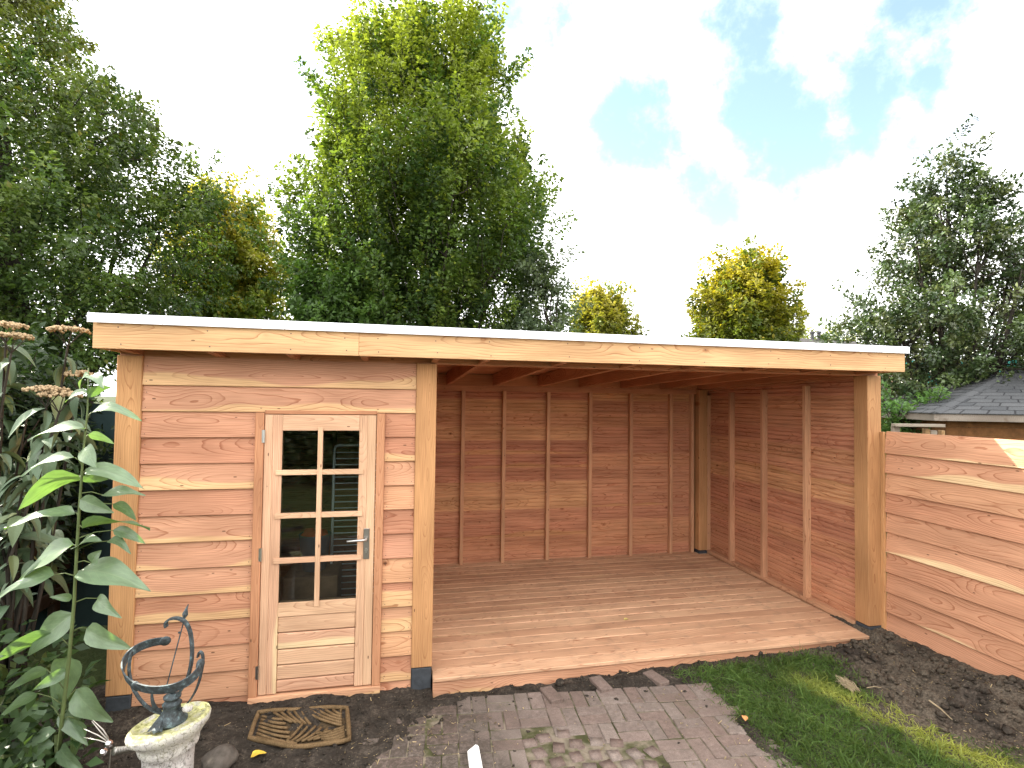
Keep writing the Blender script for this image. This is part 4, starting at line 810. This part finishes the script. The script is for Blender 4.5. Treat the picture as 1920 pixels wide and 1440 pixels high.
# ------------------------------------------------------------------ pedestal and armillary sundial
def build_sundial():
    n = NT('lichened_stone'); tc = n.n('TexCoord').outputs['Object']; p = n.sep(tc); a = n.noise(tc, 16, 6, .7); b_ = n.noise(tc, 60, 5, .7); nz = n.sep(n.n('NewGeometry').outputs['Normal'])[2]
    c = n.ramp(a, [(.3, (.36, .33, .31)), (.55, (.58, .55, .52)), (.75, (.70, .67, .64))]); c = n.mix(n.math('MULTIPLY', n.mr(b_, .56, .66), .85), c, (.07, .065, .05))
    cr = n.noise(n.vec(n.math('MULTIPLY', p[0], 1.), n.math('MULTIPLY', p[1], 1.), n.math('MULTIPLY', p[2], .6)), 34, 3, .5, 1.2); c = n.mix(n.math('MULTIPLY', n.math('MULTIPLY', n.mr(cr, .46, .49), n.mr(cr, .54, .51)), .6), c, (.12, .11, .09))
    lich = n.math('MULTIPLY', n.math('ADD', n.mr(nz, .25, .8, 0., .75), n.mr(p[2], .50, .60, 0, .25)), n.mr(a, .33, .55)); c = n.mix(lich, c, n.ramp(b_, [(.35, (.16, .16, .05)), (.6, (.48, .46, .22))]))
    n.bsdf(c, .9, .15, n.bump(n.math('ADD', a, b_), .6, .008)); M['stone'] = n.m
    DD = 2.4; top = at(318, 1352, DD); bx, by = top[0], top[1]; tz = top[2]
    b = MB(); prof = [(.15, 0), (.15, .05), (.125, .07), (.11, .10), (.105, .16), (.098, tz*.55), (.100, tz-.17), (.104, tz-.12), (.118, tz-.105), (.122, tz-.085), (.120, tz-.075), (.145, tz-.045), (.160, tz-.030), (.164, tz-.012), (.160, tz+.0), (.146, tz+.006), (.138, tz-.006), (.05, tz-.010)]
    b.lathe(prof, (0, 0, 0), 40, 0, .006)
    b.V = [(x, y, z+(.16*x-.06*y)*sstep(tz-.10, tz, z)) for x, y, z in b.V]           # the worn dish sits askew
    ped = link('stone_pedestal', b.mesh('stone_pedestal', M['stone'], True), None, (bx, by, .0)); tag(ped, 'lichen-stained white stone pedestal carrying the armillary sundial', 'pedestal')
    n = NT('verdigris_bronze'); tc = n.n('TexCoord').outputs['Object']; f = n.noise(tc, 45, 5, .7); n.bsdf(n.ramp(f, [(.35, (.030, .032, .032)), (.55, (.06, .075, .08)), (.72, (.17, .24, .25))]), .62, .3, n.bump(f, .6, .004), .25); M['bronze'] = n.m
    zt = tz+.004; root = empty('armillary_sundial', (bx, by, zt)); tag(root, 'verdigris bronze armillary sundial with arrow and hour bands on the stone pedestal', 'sundial')
    q = lambda x, y, d=0.0: at(x, y, DD+d)
    fin = q(320, 1298, .02); b = MB(); cx, cy = at(322, 1345, DD)[0], at(322, 1345, DD)[1]; z0 = zt-.006
    b.lathe([(.062, 0), (.064, .012), (.050, .03), (.036, .055), (.034, .075), (.040, .082), (.030, .092), (.022, .10), (.034, .106), (.036, .116), (.020, .122), (.010, .128)], (cx, cy, z0), 24); b.obj('base', M['bronze'], root, True)
    b = MB(); b.blob((cx, cy, z0+.142), .016, 0, 2); b.obj('finial', M['bronze'], root, True)
    # webbed fan on the base
    b = MB(); pts = [q(299, 1342, -.03), q(274, 1374, -.07), q(284, 1370, -.09), q(288, 1377, -.10), q(297, 1370, -.10), q(303, 1373, -.09), q(305, 1348, -.04)]; V = list(pts)+[x+AF*.006 for x in pts]; k = len(pts)
    b.add(V, [tuple(range(k)), tuple(range(k, 2*k))[::-1]]+[(i, k+i, k+(i+1) % k, (i+1) % k) for i in range(k)]); b.obj('webbed_fan', M['bronze'], root)
    def band(pts, wv, w_, th):
        V = []; F = []; k = len(pts)
        for i, p_ in enumerate(pts):
            t_ = pts[min(i+1, k-1)]-pts[max(i-1, 0)]; t_ = t_/np.linalg.norm(t_); wd = wv-t_*(wv@t_); wd = wd/np.linalg.norm(wd); nn = np.cross(t_, wd)
            for a_, c_ in ((-1, -1), (1, -1), (1, 1), (-1, 1)): V.append(p_+wd*a_*w_/2+nn*c_*th/2)
        for i in range(k-1):
            for j in range(4): F.append((i*4+j, i*4+(j+1) % 4, (i+1)*4+(j+1) % 4, (i+1)*4+j))
        F += [(3, 2, 1, 0), tuple(range((k-1)*4, k*4))]; return V, F
    # equatorial hour band: tilted circle, open at the back right
    c0 = q(303, 1245); rad = .176; e1 = unit(AR*1.0+AU*.08); e2 = unit(unit(ray(303, 1245))*.86+AU*.50)
    ths = np.linspace(math.radians(84), math.radians(352), 50); pts = [c0+rad*(math.cos(t)*e1+math.sin(t)*e2) for t in ths]; nrm = unit(np.cross(e1, e2)); V, F = band(pts, nrm, .040, .006); b = MB(); b.add(V, F); b.obj('hour_band', M['bronze'], root)
    for t in (84, 232, 352): b = MB(); pp = c0+rad*(math.cos(R_(t))*e1+math.sin(R_(t))*e2); b.lathe([(.001, -.007), (.022, -.006), (.024, 0), (.020, .007), (.001, .009)], (0, 0, 0), 16); mt = Vector(unit(pp-c0)).to_track_quat('Z', 'Y').to_matrix(); b.V = [tuple(np.array(mt @ Vector(v))+pp) for v in b.V]; b.obj('boss', M['bronze'], root, True)
    # lower supporting half ring
    pts = [q(x, y, dd) for x, y, dd in [(247, 1222, .0), (242, 1250, -.01), (246, 1280, -.02), (258, 1305, -.02), (276, 1325, -.015), (298, 1336, -.01), (322, 1338, 0), (344, 1326, .0), (362, 1304, .0), (374, 1276, .0), (380, 1246, 0), (380, 1228, 0), (374, 1222, .0), (371, 1232, 0)]]
    def smooth(ps, m_=4):
        o = []; P_ = [ps[0]]+list(ps)+[ps[-1]]
        for i in range(1, len(P_)-2):
            for k in range(m_):
                t = k/m_; o.append(.5*((2*P_[i])+(-P_[i-1]+P_[i+1])*t+(2*P_[i-1]-5*P_[i]+4*P_[i+1]-P_[i+2])*t*t+(-P_[i-1]+3*P_[i]-3*P_[i+1]+P_[i+2])*t**3))
        return o+[ps[-1]]
    V, F = band(smooth(pts), AF, .016, .006); b = MB(); b.add(V, F); b.obj('support_ring', M['bronze'], root)
    # meridian bow with curled end
    pts = [q(x, y, dd) for x, y, dd in [(312, 1176, .05), (311, 1168, .05), (318, 1161, .05), (332, 1159, .05), (346, 1165, .04), (356, 1183, .04), (360, 1212, .03), (359, 1240, .02), (352, 1270, .01), (341, 1292, .0), (329, 1307, 0)]]
    V, F = band(smooth(pts), AF, .020, .009); b = MB(); b.add(V, F); b.obj('meridian_bow', M['bronze'], root)
    # arrow gnomon
    b = MB(); tail = q(312, 1288, 0); tp = q(353, 1133, .06); b.tube([tail, tp], .0028, 6); dr = unit(tp-tail); m_ = q(347, 1152, .057)
    b.tube([m_-dr*.02, m_, m_+dr*.04], [.004, .013, .001], 4); b.blob(q(336, 1186, .045), .006, 0, 1); b.obj('arrow', M['bronze'], root)
    b = MB(); b.tube(smooth([q(288, 1291, -.02), q(285, 1300, -.02), q(286, 1315, -.02), q(292, 1328, -.01), q(300, 1335, 0)]), [.004+.0004*i for i in range(17)], 8); b.obj('tail', M['bronze'], root, True)
    for x, y, s in ((352, 1327, .022), (330, 1360, .018)):   # small knobs on the dish
        p_ = at(x, y, DD-.02); b = MB(); b.blob((p_[0], p_[1], p_[2]), (s, s*.8, s*.9), 0, 2, .25, int(x)); b.obj('shell_foot', M['stone'], root, True)
build_sundial()
def build_dragonfly():
    DD = 2.45; q = lambda x, y, d=0.: at(x, y, DD+d); n = NT('silver_wire'); n.bsdf((.42, .40, .36), .3, .5, None, .9); M['wire'] = n.m; n = NT('chrome_bead'); n.bsdf((.75, .72, .76), .08, .5, None, 1.0); M['bead'] = n.m
    a = q(204, 1411); root = empty('dragonfly_stake', (a[0], a[1], 0)); tag(root, 'silver wire dragonfly garden stake with round shiny eyes beside the pedestal', 'ornament')
    b = MB(); A = q(213, 1409); B = q(290, 1396, .15); k = 26
    for i in range(k):
        t0, t1 = i/k, (i+.8)/k; r = .019-.010*t0; P0 = A*(1-t0)+B*t0; P1 = A*(1-t1)+B*t1; b.tube([P0, P0*.7+P1*.3, P0*.3+P1*.7, P1], [r*.8, r, r, r*.8], 8)
    b.obj('body', M['wire'], root, True)
    for x, y in ((194, 1411), (204, 1395)): b = MB(); b.blob(q(x, y, -.01), .017, 0, 2); b.obj('eye', M['bead'], root, True)
    for x, y, mx_, my_ in ((158, 1367, 183, 1378), (157, 1383, 185, 1388), (174, 1350, 193, 1368), (172, 1352, 190, 1374)):
        b = MB(); b.tube([q(207, 1400), q((207+mx_)/2+2, (1400+my_)/2-2), q(mx_, my_), q(x, y)], [.0022, .003, .003, .0012], 6); b.obj('wing_wire', M['wire'], root, True)
    b = MB(); b.tube([q(208, 1406), np.array([a[0], a[1], .3]), np.array([a[0], a[1], -.15])], .003, 6); b.obj('rod', M['wire'], root)
build_dragonfly()

# ------------------------------------------------------------------ doormat, board, leaves, stones
def build_small():
    n = NT('coir'); tc = n.n('TexCoord').outputs['Object']; f = n.noise(tc, 140, 4, .7); g = n.noise(tc, 14, 4, .6); c = n.mix(1., n.ramp(f, [(.3, (.11, .068, .034)), (.7, (.27, .18, .095))]), n.ramp(g, [(.3, (.6, .6, .58)), (.7, (1.1, 1.1, 1.1))]), 'MULTIPLY'); n.bsdf(c, .95, .05, n.bump(f, 1., .006)); M['coir'] = n.m
    zz = .042; cor = [onZ(x, y, zz) for x, y in [(484, 1336), (651, 1327), (655, 1385), (468, 1382)]]; front = onZ(560, 1399, zz); mid = onZ(568, 1329, zz)
    def Q(u, v):
        tp = cor[0]*(1-u)+cor[1]*u+(mid-(cor[0]+cor[1])/2)*4*u*(1-u); bt = cor[3]*(1-u)+cor[2]*u+(front-(cor[2]+cor[3])/2)*4*u*(1-u); p = tp*(1-v)+bt*v; p = p.copy(); p[2] = zz; return p
    c = Q(.5, .5); root = empty('doormat', (c[0], c[1], zz-.03)); tag(root, 'brown coir doormat with a woven rib pattern lying on soil before the door', 'doormat')
    o = [Q(u, 0) for u in np.linspace(0, 1, 12)]+[Q(1, v) for v in np.linspace(.1, 1, 8)]+[Q(u, 1) for u in np.linspace(.92, 0, 14)]+[Q(0, v) for v in np.linspace(.9, .1, 7)]
    o = [p+np.array([0, 0, .004*math.sin(i*.9)]) for i, p in enumerate(o)]; b = MB(); b.tube(o+[o[0], o[1]], .014, 8); b.obj('border', M['coir'], root, True)
    b = MB(); N_ = 12; V = [Q(u, v)-np.array([0, 0, .013]) for u in np.linspace(0, 1, N_) for v in np.linspace(0, 1, N_)]; F = [(i*N_+j, i*N_+j+1, (i+1)*N_+j+1, (i+1)*N_+j) for i in range(N_-1) for j in range(N_-1)]; V += [v-np.array([0, 0, .02]) for v in V]; F += [tuple(x+N_*N_ for x in f[::-1]) for f in F]; b.add(V, F); dk = simple('mat_backing', (.075, .052, .030), .95, .05, 0., 60, .4); b.obj('backing', dk, root)
    segs = []
    for k in range(7): segs.append(((.06, .18+k*.125), (.30+.03*k, .30+k*.125)))
    for k in range(5): segs.append(((.18+.075*k, .06), (.40+.05*k, .38+.02*k)))
    for k in range(6): segs.append(((.36+.055*k, .93-.015*k), (.52+.065*k, .42+.05*k)))
    for k in range(6): segs.append(((.50+.085*k, .06), (.93, .56-.085*k)))
    for k in range(5): segs.append(((.66+.02*k, .70+.055*k), (.95, .62+.07*k)))
    for (a0, b0), (a1, b1) in segs:
        pts = [Q(np.clip(a0+(a1-a0)*t, .03, .97), np.clip(b0+(b1-b0)*t+.03*math.sin(math.pi*t), .03, .95))+np.array([0, 0, .001]) for t in np.linspace(0, 1, 6)]
        b = MB(); b.tube(pts, [.0085]*6, 6); b.obj('rib', M['coir'], root, True)
    # white painted batten lying on the paving
    wp = NT('flaking_white_paint'); tc = wp.n('TexCoord').outputs['Object']; f = wp.noise(tc, 30, 5, .7); wp.bsdf(wp.ramp(f, [(.32, (.34, .31, .26)), (.42, (.74, .73, .70)), (.8, (.82, .81, .79))]), .6, .3, wp.bump(f, .3, .004))
    p0 = onZ(886, 1396, .045); p1 = onZ(903, 1500, .045); d = p1-p0; d[2] = 0; d = d/np.linalg.norm(d); s_ = np.array([-d[1], d[0], 0]); s_ = s_ if s_@AR > 0 else -s_
    b = MB(); L = 1.1
    pr = [(-.036, 0), (-.036, .028), (.020, .028), (.022, .024), (.026, .024), (.028, .027), (.036, .024), (.036, 0)]; offs = [.055, .055, .0, 0, 0, .005, .02, .02]
    V = [p0*np.array([1, 1, 0])+s_*x+d*o_+np.array([0, 0, .017+z]) for (x, z), o_ in zip(pr, offs)]; k = len(V); V += [p0*np.array([1, 1, 0])+s_*x+d*L+np.array([0, 0, .017+z]) for x, z in pr]
    b.add(V, [(i, (i+1) % k, k+(i+1) % k, k+i) for i in range(k)]+[tuple(range(k))[::-1], tuple(range(k, 2*k))]); tag(b.obj('white_batten', wp.m), 'white painted wooden batten with a slanted end lying on the paving', 'batten')
    def fallen(x, y, L, colr, label, ang, z):
        p = onZ(x, y, z); m = simple('fallen_leaf_'+str(x), colr, .7, .2, 0., 30, .3); a = np.array([math.cos(ang), math.sin(ang), .05]); me = leaf_mesh(p, p+a*L, np.array([-a[1], a[0], .1]), L*.55, .12, .35, .02, 7, 5, x, m, .3); ob = link('fallen_leaf', me, None, p); tag(ob, label, 'leaf', 'fallen leaves'); return ob
    fallen(470, 1420, .085, (.55, .37, .05), 'yellow fallen leaf on dark soil near the doormat', .35, .035); fallen(1398, 1352, .07, (.50, .24, .09), 'orange-brown dry leaf at the paving edge by the grass', 1.2, .055); fallen(1170, 1163, .06, (.55, .42, .14), 'small yellow leaf lying on the veranda deck', .2, .104)
    def stone(x, y, s, label, z=.03, sq=.6, m=None, seed=1):
        p = onZ(x, y, z); b = MB(); b.blob((0, 0, 0), (s, s*.85, s*sq), 0, 3, 0, seed); rg = np.random.default_rng(seed); A = np.array(b.V); A = A*(1+.10*np.sin(A[:, :1]*40+seed)+.08*np.sin(A[:, 1:2]*55)); b.V = [tuple(v) for v in A]; o = link('stone', b.mesh('stone', m or M['cobble'], True), None, (p[0], p[1], p[2]+s*sq*.35)); tag(o, label, 'stone', None); return o
    M['cobble'] = simple('grey_brown_stone', (.085, .072, .060), .9, .2, 0., 18, .4, .6, 50)
    stone(412, 1432, .10, 'rounded grey-brown stone half sunk in soil next to the pedestal'); stone(322, 1432, .04, 'small dark stone in the soil at the pedestal foot', seed=3)
    c = stone(1050, 1283, .035, 'dark clod of earth propped against the veranda skirting', .03, .9, M['soil'], 5); c['category'] = 'clod'
    # tuft of dry straw and sticks on the right-hand soil
    st = simple('dry_straw', (.34, .27, .17), .9, .1, 0., 20, .3); rr = random.Random(2); c0 = onZ(1598, 1285, .10); b = MB()
    for i in range(70):
        a = rr.uniform(-.5, .5)+1.9; r = rr.uniform(.03, .10); p = np.array([c0[0]+rr.uniform(-.035, .035), c0[1]+rr.uniform(-.05, .05), c0[2]-.03]); b.tube([p, p+np.array([math.cos(a)*r*.5, math.sin(a)*r*.5, rr.uniform(.02, .05)]), p+np.array([math.cos(a)*r, math.sin(a)*r, rr.uniform(-.0, .06)])], [.0022, .002, .0008], 4)
    tag(b.obj('straw_tuft', st), 'pale tuft of dry straw at the edge of grass and soil', 'straw')
    for (x0, y0, x1, y1, rd, lb) in [(1742, 1292, 1785, 1323, .006, 'long dry stick lying on the dug soil'), (1625, 1268, 1652, 1268, .003, 'thin pale curved twig on soil by the straw tuft'), (1765, 1208, 1785, 1220, .004, 'short brown splinter leaning at the fence foot')]:
        z = .17; A = onZ(x0, y0, z); B = onZ(x1, y1, z)
        for P_ in (A, B): P_[2] = soil_z(P_[0], P_[1])+.012
        b = MB(); b.tube([A, (A+B)/2+np.array([0, 0, .008]), B], [rd, rd*.9, rd*.6], 6); tag(b.obj('stick', st), lb, 'stick', 'sticks on the dug soil')
build_small()

# ------------------------------------------------------------------ seen through the door panes
def build_store():
    wh = simple('white_wire', (.78, .78, .80), .4, .5); p0, p1 = onY(627, 835, .75), onY(690, 1000, .75); x0, x1, zt = p0[0], p0[0]+.52, p0[2]
    root = empty('drying_rack', ((x0+x1)/2, .75, .06)); tag(root, 'white wire clothes drying rack standing folded behind the door glass', 'rack')
    b = MB(); b.tube([(x0, .72, .06), (x0, .76, zt-.04), (x0+.01, .76, zt-.01), (x0+.04, .76, zt), (x1-.04, .76, zt), (x1-.01, .76, zt-.01), (x1, .76, zt-.04), (x1, .72, .06)], .011, 8); b.obj('frame', wh, root, True)
    for k in range(24):
        z = zt-.06-k*.052
        b = MB(); b.tube([(x0, .755, z), (x1, .755, z)], .0045, 6); b.obj('wire', wh, root)
    p = onY(590, 1035, .6); bl = simple('blue_grey_bucket', (.07, .085, .11), .5, .4); root = empty('bucket', (p[0], .6, .06)); tag(root, 'blue-grey bucket with a red cloth inside the store room', 'bucket'); zt = onY(590, 1000, .6)[2]
    st = simple('store_crate', (.20, .12, .07), .8, .2, 0, 8, .3); b = MB(); b.box((p[0]-.2, .42, .062), (p[0]+.2, .82, zt-.29), 0, .006); tag(b.obj('crate', st), 'plain brown wooden crate carrying the bucket inside the store', 'crate')
    b = MB(); b.lathe([(.085, zt-.285), (.09, zt-.28), (.12, zt-.02), (.125, zt), (.115, zt), (.11, zt-.03), (.085, zt-.26)], (p[0], .6, 0), 24); b.obj('body', bl, root, True)
    b = MB(); 
    for k in range(9): b.blob((p[0]-.06+.016*k, .58+.03*math.sin(k*2), zt-.005+.02*math.sin(k*1.3)), (.045, .05, .03), 0, 2, .3, k)
    b.obj('cloth', simple('red_cloth', (.45, .06, .04), .8, .1), root, True)
build_store()

# ------------------------------------------------------------------ beyond the fence
def build_pavilion():
    A = at(1752, 776, 8.6); dx = unit(np.array([.90, -.43, 0])); dy = np.array([-dx[1], dx[0], 0]); S_ = 5.2; ez = A[2]
    root = empty('garden_pavilion', A[0:2].tolist()+[-.12]); tag(root, 'brown wooden garden pavilion with a grey shingled hipped roof beyond the fence', 'pavilion')
    P = lambda u, v, z: A*np.array([1, 1, 0])+dx*u+dy*v+np.array([0, 0, z])
    lay = simple('brown_stain', (.17, .075, .025), .7, .2, 0., 10, .3); grey = wood('weathered_fascia', [(.22, .19, .15), (.26, .22, .18)], knots=.4, dirt=.8, contrast=.5)
    n = NT('bitumen_shingle'); tc = n.n('TexCoord').outputs['Object']; f = n.noise(tc, 60, 4, .7); r0 = n.n('ObjectInfo').outputs['Random']; n.bsdf(n.mix(1., n.ramp(r0, [(0, (.050, .052, .055)), (1, (.080, .081, .083))]), n.ramp(f, [(.3, (.7,)*3), (.7, (1.3,)*3)]), 'MULTIPLY'), .9, .2, n.bump(f, .5, .004)); shg = n.m
    oh = .30; wl = S_-2*oh
    def prism(name, pts, mat):   # 8 points
        b = MB(); b.add(pts, [(0, 3, 2, 1), (4, 5, 6, 7), (0, 1, 5, 4), (1, 2, 6, 5), (2, 3, 7, 6), (3, 0, 4, 7)]); return b.obj(name, mat, root)
    zb = -.12
    for k in range(15):          # log boards of the two visible walls
        z0 = zb+k*.145; z1 = min(z0+.141, ez-.06)
        prism('wall_board', [P(oh, oh, z0), P(oh+wl, oh, z0), P(oh+wl, oh+.05, z0), P(oh, oh+.05, z0), P(oh, oh, z1), P(oh+wl, oh, z1), P(oh+wl, oh+.05, z1), P(oh, oh+.05, z1)], lay)
        prism('wall_board', [P(oh, oh+.052, z0), P(oh+.05, oh+.052, z0), P(oh+.05, oh+wl, z0), P(oh, oh+wl, z0), P(oh, oh+.052, z1), P(oh+.05, oh+.052, z1), P(oh+.05, oh+wl, z1), P(oh, oh+wl, z1)], lay)
    for (u0, u1, v0, v1) in ((0, S_, 0, .03), (0, .03, .032, S_), (S_-.03, S_, .032, S_), (.032, S_-.032, S_-.03, S_)): prism('eave_board', [P(u0, v0, ez-.11), P(u1, v0, ez-.11), P(u1, v1, ez-.11), P(u0, v1, ez-.11), P(u0, v0, ez), P(u1, v0, ez), P(u1, v1, ez), P(u0, v1, ez)], grey)
    pk = S_/2; hr = .86
    b = MB(); b.add([P(-.02, -.02, ez+.004), P(S_+.02, -.02, ez+.004), P(S_+.02, S_+.02, ez+.004), P(-.02, S_+.02, ez+.004), P(pk, pk, ez+hr)], [(0, 3, 2, 1), (0, 1, 4), (1, 2, 4), (2, 3, 4), (3, 0, 4)]); b.obj('roof_deck', M['roofing'], root)
    for face in range(2):        # shingle courses on the two slopes towards the garden
        for r in range(14):
            t0, t1 = r/14, min((r+1.12)/14, .995); a0 = pk*t0; a1 = pk*t1; w0 = S_-2*a0; m_ = max(1, int(round(w0/.36))); sh = .5*(r % 2)
            for c in range(m_+1):
                f0 = np.clip((c-sh)/m_, 0, 1); f1 = np.clip((c+1-sh)/m_-.006, 0, 1)
                if f1-f0 < .01: continue
                def pt(f_, a_, t_, up): 
                    uu = a_+(S_-2*a_)*f_; z = ez+.006+hr*t_+up; return P(uu, a_, z) if face == 0 else P(a_, S_-uu, z)
                q = [pt(f0, a0-.02, t0, .012), pt(f1, a0-.02, t0, .012), pt(f1, a1, t1, .006), pt(f0, a1, t1, .006)]; q2 = [x-np.array([0, 0, .011]) for x in q]; prism('shingle', q2+q, shg)
    for k in range(9): t0 = k/9; t1 = min((k+1.1)/9, .99); b = MB(); a_, c_ = P(pk*t0, pk*t0, ez+.028+hr*t0), P(pk*t1, pk*t1, ez+.028+hr*t1); s_ = unit(dx-dy)*.09; q = [a_-s_-np.array([0, 0, .02]), a_+np.array([0, 0, .012]), a_+s_-np.array([0, 0, .02]), c_-s_-np.array([0, 0, .025]), c_+np.array([0, 0, .006]), c_+s_-np.array([0, 0, .025])]; b.add(q, [(0, 1, 4, 3), (1, 2, 5, 4), (0, 3, 5, 2), (0, 2, 1), (3, 4, 5)]); b.obj('ridge_shingle', shg, root)
build_pavilion()
def build_trellis():
    d = 7.4; root = empty('garden_rail', at(1720, 800, d)[:2].tolist()+[-.12]); tag(root, 'weathered grey wooden rail on posts beside the green bush, above the fence', 'rail'); m = wood('grey_rail', [(.26, .22, .17), (.30, .26, .20)], contrast=.4); m2 = wood('brown_slat', [(.34, .22, .10), (.38, .25, .12)])
    a = at(1675, 796, d); c = at(1768, 799, d); u_ = unit(c-a); u_[2] = 0; L = np.linalg.norm(c-a); ang = math.atan2(u_[1], u_[0])
    link('rail', plank(L, .04, .09, m), root, (a+c)/2, (0, 0, ang))
    for x, w_, mm, up in ((1685, .09, m, 0), (1743, .07, m2, -.03), (1755, .09, m, -.05), (1772, .05, m2, -.05)):
        p = at(x, 800, d); zt = a[2]-.025+up; link('rail_post', plank(zt+.12, w_, .06, mm), root, (p[0], p[1]+.05, (zt-.12)/2), (0, -math.pi/2, ang))
build_trellis()
def build_far():
    # teal tarpaulin hung behind the holly
    d = 15.0; a = at(1690, 672, d); c = at(1960, 668, d); zb = at(1700, 735, d)[2]; n = NT('teal_tarpaulin'); tc = n.n('TexCoord').outputs['Object']; n.bsdf((.03, .42, .38), .5, .3, n.bump(n.noise(tc, 6, 3), .4, .05)); root = empty('tarpaulin_screen', ((a+c)/2)[:2].tolist()+[-.12]); tag(root, 'bright teal tarpaulin glimpsed through the holly branches', 'tarpaulin')
    b = MB(); K = 40; V = []; 
    for i in range(K):
        p = a*(1-i/(K-1))+c*(i/(K-1)); of = .06*math.sin(i*.8)
        for j in range(5): V.append((p[0], p[1]+of*(.3+j/4), a[2]*(1-j/4)+zb*j/4-.05*math.sin(i*.4)**2))
    F = [(i*5+j, i*5+j+1, (i+1)*5+j+1, (i+1)*5+j) for i in range(K-1) for j in range(4)]; k = len(V); b.add(V+[(x, y+.01, z) for x, y, z in V], F+[tuple(q+k for q in f[::-1]) for f in F]); b.obj('tarpaulin', n.m, root, True)
    for p in (a, (a+c)/2, c): b = MB(); b.tube([(p[0], p[1]+.12, -.13), (p[0], p[1]+.12, a[2]+.05)], .04, 8); b.obj('pole', M['bark'], root)
    # far house roof with flue pipes
    d = 32.0; e0 = at(1455, 650, d); rdg = at(1450, 633, d)[2]; c0 = at(1530, 645, d); root = empty('distant_house', c0[:2].tolist()+[-.12]); tag(root, 'distant house roof with two dark flue pipes just above the roof edge', 'house'); br = simple('brick_wall', (.22, .13, .09), .9, .1, 0., 3, .2); tl = simple('dark_roof_tiles', (.06, .055, .052), .8, .2, 0., 5, .3)
    x, y = c0[0], c0[1]; w_, dp = 3.2, 3.0; zw = rdg-1.6
    b = MB(); b.box((x-w_+.3, y-dp+.3, -.12), (x+w_-.3, y+dp-.3, zw+.05)); b.obj('wall', br, root)
    b = MB(); b.add([(x-w_, y-dp, zw), (x+w_, y-dp, zw-.0), (x+w_, y+dp, zw), (x-w_, y+dp, zw), (x-w_, y, rdg), (x+w_, y, rdg-.12), (x-w_, y-dp, zw-.1), (x+w_, y-dp, zw-.1), (x+w_, y+dp, zw-.1), (x-w_, y+dp, zw-.1)], [(0, 1, 5, 4), (2, 3, 4, 5), (0, 4, 3), (1, 2, 5), (6, 7, 1, 0), (7, 8, 2, 1), (8, 9, 3, 2), (9, 6, 0, 3), (9, 8, 7, 6)]); rf = b.obj('roof', tl, root)
    for px_, t_ in ((1522, 622), (1537, 621)): p = at(px_, t_, d); b = MB(); b.tube([(p[0], y, rdg-.3), (p[0], y, p[2]-.10)], .10, 10); b.tube([(p[0], y, p[2]-.12), (p[0], y, p[2])], .15, 10); b.obj('flue_pipe', simple('flue', (.05, .05, .055), .6), rf)
build_far()
